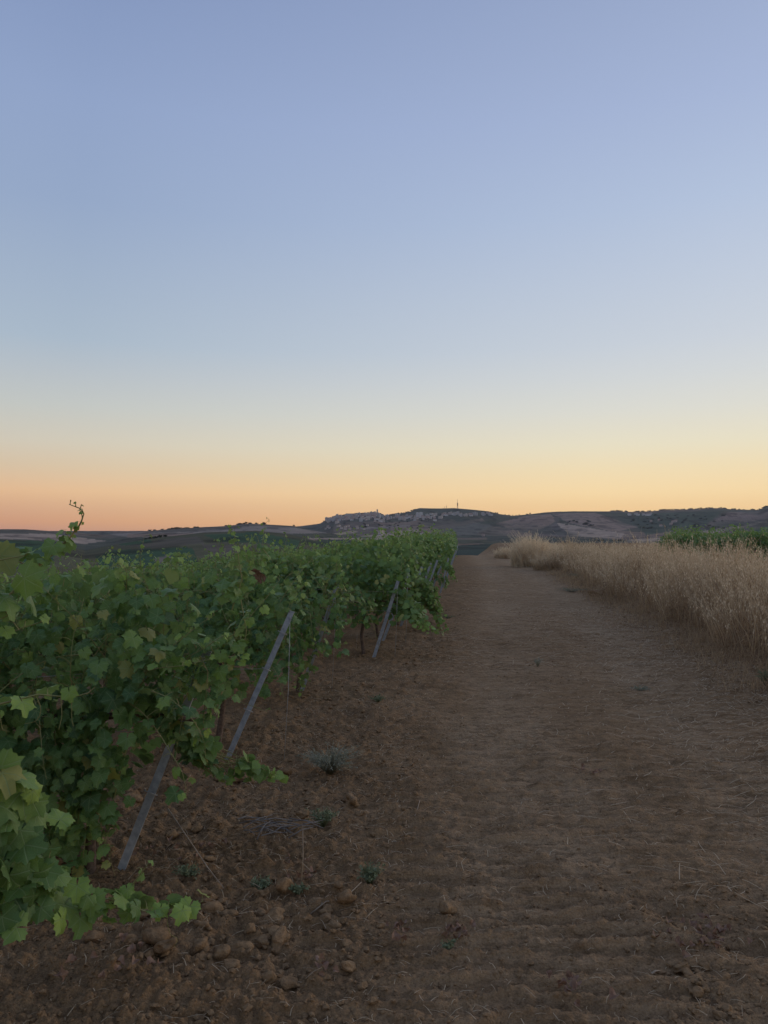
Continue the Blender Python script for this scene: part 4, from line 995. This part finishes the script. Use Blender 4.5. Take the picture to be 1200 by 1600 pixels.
def dry_grass():
    r = np.random.default_rng(21)
    Ps = []; Hs = []
    for y0, y1, dens, wid in ((5.6, 9, 150, 3.0), (9, 14, 175, 2.9), (14, 22, 105, 2.9), (22, 36, 50, 3.0), (36, 64, 26, 3.2)):
        A = (y1-y0)*wid; n = int(A*dens); y = r.uniform(y0, y1, n); q = r.random(n)**1.15*wid
        x = xb(y)+.14+q+r.normal(0, .06, n)+.25*(vnoise(y*1.1, y*0, 66)-.5)
        if y0 < 8:
            keep = (x > .50*y) | (y > 8.0); keep &= x < .66*y+.3; keep &= (y > 7.2) ; x = x[keep]; y = y[keep]; q = q[keep]
        clump = .5+.5*vnoise(x*1.3, y*1.3, 5)+.28*(vnoise(x*5, y*5, 8)-.5)
        keep = r.random(len(x)) < (.05+1.1*clump); x, y, q, clump = x[keep], y[keep], q[keep], clump[keep]
        H = (.50+.60*clump)*(.74+.52*vnoise(x*.9+9, y*.9, 77))*(1.0+r.normal(0, .14, len(x)))*np.where(r.random(len(x)) < .12, 1.16, 1.0)*.93*np.interp(q, [0, .25, .8, 3.2], [.62, .88, 1.03, .98])*np.interp(y, [5, 14, 20, 30, 40, 60], [1.12, 1.05, 1.0, .9, .78, .6])
        Ps.append(np.stack([x, y, gz(x, y)], -1)); Hs.append(H)
    P = np.vstack(Ps); H = np.concatenate(Hs)
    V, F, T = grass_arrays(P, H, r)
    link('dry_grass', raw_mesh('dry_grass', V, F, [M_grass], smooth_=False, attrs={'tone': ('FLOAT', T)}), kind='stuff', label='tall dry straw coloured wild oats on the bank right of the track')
    print('GRASS', len(P), len(F))
    # short matted dead grass at the foot of the bank
    n = 5200; y = 7.4+r.random(n)**1.5*28; x = xb(y)+r.normal(.0, .28, n); H = r.uniform(.06, .22, n)
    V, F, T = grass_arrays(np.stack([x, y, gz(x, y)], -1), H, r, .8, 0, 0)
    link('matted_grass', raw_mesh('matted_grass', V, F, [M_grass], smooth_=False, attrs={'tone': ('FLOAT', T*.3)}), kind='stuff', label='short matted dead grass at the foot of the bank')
    # stubble beyond the strip, up to the far edge of the flat field
    n = 9000; y = 14+r.random(n)**1.4*105; x = xb(y)+2.8+r.random(n)*np.minimum(.62*y, 60); k = x < .62*y+2; x, y = x[k], y[k]
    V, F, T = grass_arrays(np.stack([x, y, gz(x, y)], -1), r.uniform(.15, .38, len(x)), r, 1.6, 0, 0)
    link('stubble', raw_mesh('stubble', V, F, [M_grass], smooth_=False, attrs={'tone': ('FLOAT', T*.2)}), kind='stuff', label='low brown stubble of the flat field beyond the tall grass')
    # tall tufts at the far end of the bank
    for (px, base, Y, wd, Ht, n, lab, pale) in ((832, 872, 37, 1.05, 1.72, 1500, 'tall pale feathery tussock of dry grass at the far end of the bank', .85), (866, 872, 33, .9, 1.0, 500, 'lower brownish tussock just right of the pale feathery one', .2), (792, 868, 50, .9, .8, 420, 'small pale tussock beside the far end of the track', .5), (893, 866, 35, .28, 1.6, 90, 'thin tall weed stalk standing up right of the pale tussock', .0)):
        c = at(px, base, Y); a = r.random(n)*6.28; q = np.sqrt(r.random(n))*wd; x = c[0]+np.cos(a)*q; y = c[1]+np.sin(a)*q
        H = Ht*(1-.45*(q/wd)**2)*r.uniform(.75, 1.1, n)*(1+.12*np.sin(a*3))
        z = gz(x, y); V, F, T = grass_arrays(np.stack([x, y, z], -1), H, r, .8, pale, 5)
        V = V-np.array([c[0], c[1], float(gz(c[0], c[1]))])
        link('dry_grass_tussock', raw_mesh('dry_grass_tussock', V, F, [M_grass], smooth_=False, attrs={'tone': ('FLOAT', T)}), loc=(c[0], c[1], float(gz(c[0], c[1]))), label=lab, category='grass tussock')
dry_grass()

# ------------------------------------------------------------------ clods, straw, weeds, litter
def ico(sub):
    import bmesh
    bm = bmesh.new(); bmesh.ops.create_icosphere(bm, subdivisions=sub, radius=1)
    V = np.array([v.co[:] for v in bm.verts]); F = np.array([[v.index for v in f.verts] for f in bm.faces]); bm.free(); return V, F
def lumpy(V, seed, amp=.34):
    r = np.random.default_rng(seed); K = r.normal(0, 1.6, (7, 3)); ph = r.random(7)*6.28; a = r.normal(0, 1, 7)
    s = sum(a[k]*np.sin(V@K[k]*1.3+ph[k]) for k in range(7))/3.0
    cut = np.ones(len(V))
    for k in range(9):                                   # broken flat faces
        d = r.normal(0, 1, 3); d /= np.linalg.norm(d); h = r.uniform(.48, .80); pr = V@d; cut = np.minimum(cut, np.where(pr > h, h/np.maximum(pr, .01), 1))
    return V*(1+amp*s)[:, None]*cut[:, None]*np.array([1, .85, .68])
GROUND_LOOK = bpy.data.objects['ground']
def ground_z_func():
    dg = bpy.context.evaluated_depsgraph_get()
    from mathutils.bvhtree import BVHTree
    me = GROUND_LOOK.data; n = len(me.vertices); co = np.empty(n*3, np.float32); me.vertices.foreach_get('co', co); co = co.reshape(-1, 3)
    import bisect
    # regular rows: read heights by nearest row and linear interpolation along it
    nc = int(np.sum(np.abs(co[:, 1]-co[0, 1]) < 1e-5)); G = co.reshape(-1, nc, 3); ysr = G[:, 0, 1]
    def f(x, y):
        x = np.atleast_1d(x).astype(float); y = np.atleast_1d(y).astype(float); i = np.clip(np.searchsorted(ysr, y), 0, len(ysr)-1); o = np.empty(len(x))
        for q in range(len(x)): o[q] = np.interp(x[q], G[i[q], :, 0], G[i[q], :, 2])
        return o
    return f
gzr = ground_z_func()
def clods():
    r = np.random.default_rng(33)
    V1, F1 = ico(1); V2, F2 = ico(2); V3, F3 = ico(3)
    small = [lumpy(V1, s) for s in range(8)]; big = [raw_mesh('dirt_clod', (lambda q: q+0.05*np.sin(q@np.array([[9, 3, 1], [2, 8, 4], [4, 1, 9]]).T))(lumpy(V3, 50+s, .24)), F3, [M_clod]) for s in range(8)]
    # many small ones: one mass
    def spread(n, yr, fx, smin, smax, p):
        y = yr[0]+r.random(n)**1.3*(yr[1]-yr[0]); x = fx(y, n); s = (smin+(smax-smin)*r.random(n)**p)*.85; return x, y, s
    sets = [spread(4200, (2.2, 6), lambda y, n: xe(y)-.6+r.random(n)*2.0, .006, .030, 3), spread(1700, (2.2, 3.6), lambda y, n: -1.3+r.random(n)*2.9, .005, .020, 3),
            spread(1500, (2.2, 9), lambda y, n: (r.random(n)-.5)*1.05*y, .004, .014, 3), spread(900, (6, 16), lambda y, n: xe(y)-.4+r.random(n)*1.4, .012, .04, 2), spread(500, (2.2, 3.4), lambda y, n: .9+r.random(n)*.8, .008, .024, 2),
            spread(6500, (2.2, 8), lambda y, n: (r.random(n)-.5)*1.06*y, .0035, .010, 2), spread(3500, (2.2, 6.5), lambda y, n: xe(y)-.6+r.random(n)*2.3, .005, .015, 2), spread(1500, (8, 18), lambda y, n: xe(y)-.2+r.random(n)*(xb(y)-xe(y)), .008, .02, 2),
            spread(500, (7, 22), lambda y, n: xb(y)+r.normal(-.1, .25, n), .012, .05, 2)]
    Vs = []; Fs = []; n = 0
    for x, y, s in sets:
        z = gzr(x, y)
        for i in range(len(x)):
            B = small[i % 8]; a = r.random()*6.28; c, q = math.cos(a), math.sin(a); R = np.array([[c, -q, 0], [q, c, 0], [0, 0, 1]])
            Vs.append(B@R.T*s[i]*np.array([r.uniform(.8, 1.3), 1, r.uniform(.7, 1)])+np.array([x[i], y[i], z[i]+s[i]*.12])); Fs.append(F1+n); n += len(B)
    link('small_clods', raw_mesh('small_clods', np.vstack(Vs), np.vstack(Fs), [M_clod], smooth_=False), kind='stuff', label='countless small crumbs and clods of brown soil')
    # larger clods, single things
    spots = [(247, 1468, 25, 'rounded reddish brown clod under the end of the low trailing shoot'), (147, 1462, 14, 'clod in the shade below the low trailing shoot'), (563, 1268, 7, 'small round pale clod beside a weed in the middle ground'), (520, 1440, 13, 'clod left of the dry forked straw'), (540, 1410, 15, 'flat clod next to the dry forked straw'), (408, 1465, 14, 'squat clod in the line of clods low on the left'), (437, 1465, 17, 'broad clod right of the squat clod low on the left'), (443, 1322, 12, 'blocky clod under the heap of grey twigs'), (345, 1490, 13, 'clod below the tip of the trailing shoot'), (375, 1480, 15, 'angular clod between the shoot tip and the broad clod'), (355, 1425, 13, 'clod right of the tip of the trailing shoot'), (550, 1252, 14, 'low dark clod behind the small round pale clod'), (700, 1415, 15, 'worn clod beside the reddish dead leaves'), (322, 1420, 10, 'small clod touching the tip leaf of the trailing shoot'), (210, 1245, 12, 'clod behind the nearest leaning post')]
    def drop(px, py, rad, lab, grp=None):
        lab = lab.replace('@z', 'small' if rad < 9.5 else ('medium' if rad < 12.5 else 'large')).replace('@x', ['far left', 'left', 'middle', 'right', 'far right'][int(np.clip((px-150)/82, 0, 4))]).replace('@y', ['back', 'middle', 'front'][int(np.clip((py-1385)/48, 0, 2))]).replace('@q', ['left', 'middle', 'right'][int(np.clip((px-160)/113, 0, 2))]).replace('@w', ['back', 'middle', 'front'][int(np.clip((py-1200)/47, 0, 2))]).replace('@r', ['left', 'middle', 'right'][int(np.clip((px-1030)/43, 0, 2))]).replace('@t', ['back', 'middle', 'front'][int(np.clip((py-1500)/30, 0, 2))])
        Y = EYE*FPX/(py-835); c = at(px, py, Y); s = rad/FPX*Y*1.15; z = float(gzr(c[0], c[1])[0])
        o = link('dirt_clod', big[int(r.integers(8))], loc=(c[0], c[1], z+s*.26), label=lab, category='clod')
        if grp: o['group'] = grp
        o.rotation_euler = (r.normal(0, .2), r.normal(0, .2), r.random()*6.28); o.scale = (s*r.uniform(.9, 1.2), s*r.uniform(.85, 1.1), s*r.uniform(.8, 1.05))
    for q in spots: drop(*q)
    for _ in range(46): drop(r.uniform(150, 560), r.uniform(1385, 1530), r.uniform(7, 17), '@z brown clod in the ploughed patch low on the left, @y @x', 'clods of the ploughed patch')
    for _ in range(24): drop(r.uniform(160, 500), r.uniform(1200, 1340), r.uniform(6, 12), '@z clod among dry litter between the two nearest posts, @w @q', 'clods between the near posts')
    for _ in range(16): drop(r.uniform(1030, 1160), r.uniform(1500, 1590), r.uniform(6, 11), '@z clod in the crumbly patch at the lower right, @t @r', 'clods at the lower right')
    c = at(932, 935, 19.0); z = float(gz(c[0], c[1])); o = link('dirt_clod', big[3], loc=(c[0], c[1], z+.06), label='large grey lump of earth at the foot of the bank', category='clod'); o.scale = (.22, .16, .16)
clods()

def straw():
    r = np.random.default_rng(44); Vs = []; Fs = []; Ts = []; n = 0
    def put(x, y, ln, wd, ang, tone):
        nonlocal n, Ts
        z = gzr(x, y)
        for i in range(len(x)):
            a = ang[i]; d = np.array([math.cos(a), math.sin(a), r.normal(0, .10)]); s = np.array([-d[1], d[0], 0])*wd[i]; k = r.normal(0, .06)*ln[i]
            c = np.array([x[i], y[i], z[i]+.008+.014*r.random()]); p0 = c-d*ln[i]/2; p2 = c+d*ln[i]/2; p1 = c+np.array([-d[1], d[0], 0])*k+[0, 0, .004]
            Vs.append([p0-s, p0+s, p1-s, p1+s, p2-s*.5, p2+s*.5]); Fs.append(np.array([[0, 1, 3], [0, 3, 2], [2, 3, 5], [2, 5, 4]])+n); n += 6; Ts += [tone]*6
    k = 6000; y = 3.2+r.random(k)**1.1*13; x = xb(y)-abs(r.normal(0, 1.1, k)); put(x, y, r.uniform(.04, .16, k), r.uniform(.0008, .0018, k)*(1+y/12), r.normal(.35, .8, k), .45)
    k = 3400; y = 2.3+r.random(k)**1.4*11; x = (r.random(k)-.5)*1.05*y; put(x, y, r.uniform(.012, .06, k), r.uniform(.0006, .0014, k)*(1+y/12), r.random(k)*6.28, .4)
    k = 2600; y = 3.0+r.random(k)*9; x = xe(y)+.1+r.random(k)*1.3; put(x, y, r.uniform(.02, .09, k), r.uniform(.0007, .0014, k)*(1+y/12), r.random(k)*6.28, .3)
    k = 3400; y = 9+r.random(k)**1.3*28; x = xe(y)+.6+r.random(k)*(xb(y)-xe(y)-.6); put(x, y, r.uniform(.08, .3, k), r.uniform(.0012, .0022, k)*(1+y/12), r.normal(0, .5, k), .35)
    me = raw_mesh('straw', np.array(Vs).reshape(-1, 3), np.vstack(Fs), [M_grass], smooth_=False, attrs={'tone': ('FLOAT', np.array(Ts))}); link('straw_litter', me, kind='stuff', label='bits of straw and dry stalks strewn over the track')
straw()

def weeds():
    r = np.random.default_rng(55)
    def bush(px, py, rad, hgt, n, lab, name='weed', m=M_weed, fine=True):
        Y = EYE*FPX/(py-835); c = at(px, py, Y); z = float(gzr(c[0], c[1])[0]); root = thing(name, lab, 'weed', (c[0], c[1], z), 'small weeds on the soil'); st = MB(); lv = MB()
        for k in range(n):
            a = r.random()*6.28; q = rad*r.uniform(.3, 1.1); e = np.array([math.cos(a)*q, math.sin(a)*q*.8, hgt*r.uniform(.4, 1.1)]); mid_ = e*.5+np.array([0, 0, hgt*.2]); st.tube([(0, 0, -.01), mid_, e], [.0014, .0011, .0007], 3)
            for j in range(7):
                t = r.uniform(.3, 1); p = (mid_*2*t if t < .5 else mid_+(e-mid_)*(t-.5)*2); d = r.normal(0, 1, 3)+[0, 0, .5]; d /= np.linalg.norm(d); s = np.cross(d, r.normal(0, 1, 3)); s /= np.linalg.norm(s); ln = r.uniform(.008, .02)
                lv.add([p, p+d*ln*.5+s*ln*.22, p+d*ln, p+d*ln*.5-s*ln*.22], [(0, 1, 2), (0, 2, 3)])
        link('stems', st.mesh('stems', [m]), root); link('foliage', lv.mesh('foliage', [m], False), root, kind='stuff')
    bush(515, 1205, .22, .17, 210, 'wide low grey green weed mat by the track, behind the nearest posts', m=M_paleweed); bush(505, 1285, .09, .10, 60, 'thin green weed above the dry forked straw')
    bush(578, 1372, .07, .095, 70, 'small bushy dark green weed in the middle of the soil strip'); bush(408, 1378, .06, .05, 40, 'low green weed near the lying dry cane'); bush(465, 1390, .05, .04, 30, 'flat green weed at the foot of an upright dry stem')
    bush(700, 1475, .035, .05, 18, 'sprig of weed left of the reddish dead leaves'); bush(295, 1365, .08, .05, 40, 'grey green weed at the end of the lying dry cane'); bush(840, 1040, .07, .10, 30, 'pale dry seedling standing alone on the track', m=M_paleweed)
    bush(1195, 1075, .10, .16, 50, 'green weed at the right edge under the dry grass'); bush(700, 965, .2, .08, 50, 'low weed under the arching shoots'); bush(893, 925, .5, .12, 110, 'grey green mat of weeds at the foot of the bank', m=M_paleweed)
    bush(905, 905, .5, .14, 110, 'second grey green weed mat farther along the bank', m=M_paleweed); bush(1000, 1075, .12, .04, 40, 'flat dusty weed on the right wheel track', m=M_paleweed); bush(590, 1100, .10, .05, 40, 'faint low weed between the vines and the track')
    # dry canes, twigs and upright stems
    def stick(pts, rad, name, lab, m=M_dead, lift=.01, grp=None):
        P = []
        for px, py, h in pts:
            Y = EYE*FPX/(py-835); c = at(px, py, Y); P.append((c[0], c[1], float(gzr(c[0], c[1])[0])+lift+h))
        b = MB(); b.tube(P, np.linspace(rad, rad*.6, len(P)), 5); o = link(name, b.mesh(name, [m]), label=lab, category='stick')
        if grp: o['group'] = grp
    stick([(262, 1325, .22), (305, 1345, .06), (325, 1362, .03), (350, 1385, .0)], .0035, 'dry_cane', 'bent dry cane leaning from the leaves down to the soil')
    stick([(483, 1418, 0), (510, 1412, .01), (535, 1402, .01), (565, 1388, .02)], .003, 'dry_straw', 'long pale dry straw lying on the soil'); stick([(500, 1414, 0), (508, 1405, .02), (514, 1401, .03)], .0022, 'dry_straw', 'short fork of the pale dry straw')
    stick([(648, 1272, 0), (652, 1262, .01), (656, 1252, .01)], .0028, 'dry_straw', 'short pale stalk lying alone in the middle of the soil'); stick([(1018, 1518, 0), (1025, 1514, .01), (1031, 1508, .01)], .004, 'dry_straw', 'short thick pale straw at the lower right')
    stick([(478, 1522, 0), (490, 1519, .01), (503, 1512, .03)], .0018, 'dry_straw', 'thin straw near the bottom edge, left of centre'); stick([(612, 1308, 0), (618, 1310, .01), (624, 1311, .0)], .003, 'dry_straw', 'stubby straw right of the small green weed')
    for px, py, top, lab in ((470, 1385, 95, 'upright thin dry stem above the flat green weed'), (505, 1040, 60, 'thin upright stem beside the vines'), (555, 1030, 40, 'bare upright cane under the middle vines')):
        Y = EYE*FPX/(py-835); c = at(px, py, Y); z = float(gzr(c[0], c[1])[0]); t = at(px+3, py-top, Y); b = MB(); b.tube([(c[0], c[1], z-.02), ((c[0]+t[0])/2+.006, Y, (z+t[2])/2), tuple(t)], .0022, 5); link('dry_stalk', b.mesh('dry_stalk', [M_dead]), label=lab, category='stick')
    # heap of prunings
    Y = EYE*FPX/(1300-835); c = at(435, 1300, Y); z = float(gzr(c[0], c[1])[0]); root = thing('twig_heap', 'loose heap of grey prunings on the soil between the posts', 'twig heap', (c[0], c[1], z))
    for k in range(26):
        a = r.normal(.15, .5); ln = r.uniform(.08, .22); o = np.array([r.normal(0, .09), r.normal(0, .06), r.uniform(.01, .06)]); d = np.array([math.cos(a), math.sin(a), r.normal(0, .12)])*ln/2
        b = MB(); b.tube([o-d, o+[0, 0, .012], o+d], [.0035, .003, .002], 5); link('twig', b.mesh('twig', [M_twig]), root)
    # curled dead leaves
    def dead(px, py, n, rad, lab):
        Y = EYE*FPX/(py-835); c = at(px, py, Y); z = float(gzr(c[0], c[1])[0]); root = thing('dead_leaves', lab, 'dead leaves', (c[0], c[1], z), 'patches of dead leaves')
        for k in range(n):
            V, F, UV = LO[k % 5]; s = r.uniform(.012, .024); R = Matrix.Rotation(r.random()*6.28, 3, 'Z')@Matrix.Rotation(r.normal(0, .7), 3, 'X')@Matrix.Rotation(r.normal(0, .5), 3, 'Y'); W = V.copy(); W[:, 2] = V[:, 0]**2*1.3-.3*V[:, 1]**2
            W = W@np.array(R).T*s+np.array([r.normal(0, rad), r.normal(0, rad*.8), .020+r.random()*.025]); link('leaf', raw_mesh('leaf', W, F, [M_deadleaf], smooth_=False), root)
    dead(715, 1450, 14, .035, 'reddish curled dead leaves clinging round a stub on the soil'); dead(625, 1462, 9, .05, 'small reddish dead leaves left of the curled ones'); dead(180, 1525, 14, .10, 'pinkish dead leaves on the soil at the bottom left')
    dead(1110, 1465, 34, .085, 'dark brown pile of dead leaves and roots in the torn patch at the lower right'); dead(900, 1550, 12, .06, 'few brown dead leaves near the bottom edge, right of centre'); dead(470, 1370, 10, .07, 'purplish dead leaves at the foot of the upright stem'); dead(290, 1330, 14, .12, 'dead leaves scattered right of the nearest post')
    dead(920, 1208, 9, .04, 'rusty dead leaves on the track beyond the wheel marks'); dead(505, 1510, 7, .03, 'small reddish crumbs of leaf near the bottom, left of centre')
weeds()
# a rusty leaf still on the vine
V, F, UV = HI[2]; A = at(408, 902, 4.6)
o = link('red_leaf', raw_mesh('red_leaf', V, F, [M_deadleaf], uv=UV), loc=tuple(A), label='single rusty red leaf hanging on the vines above the bare post', category='leaf'); o.rotation_euler = (1.2, .3, 2.2); o.scale = (.07,)*3
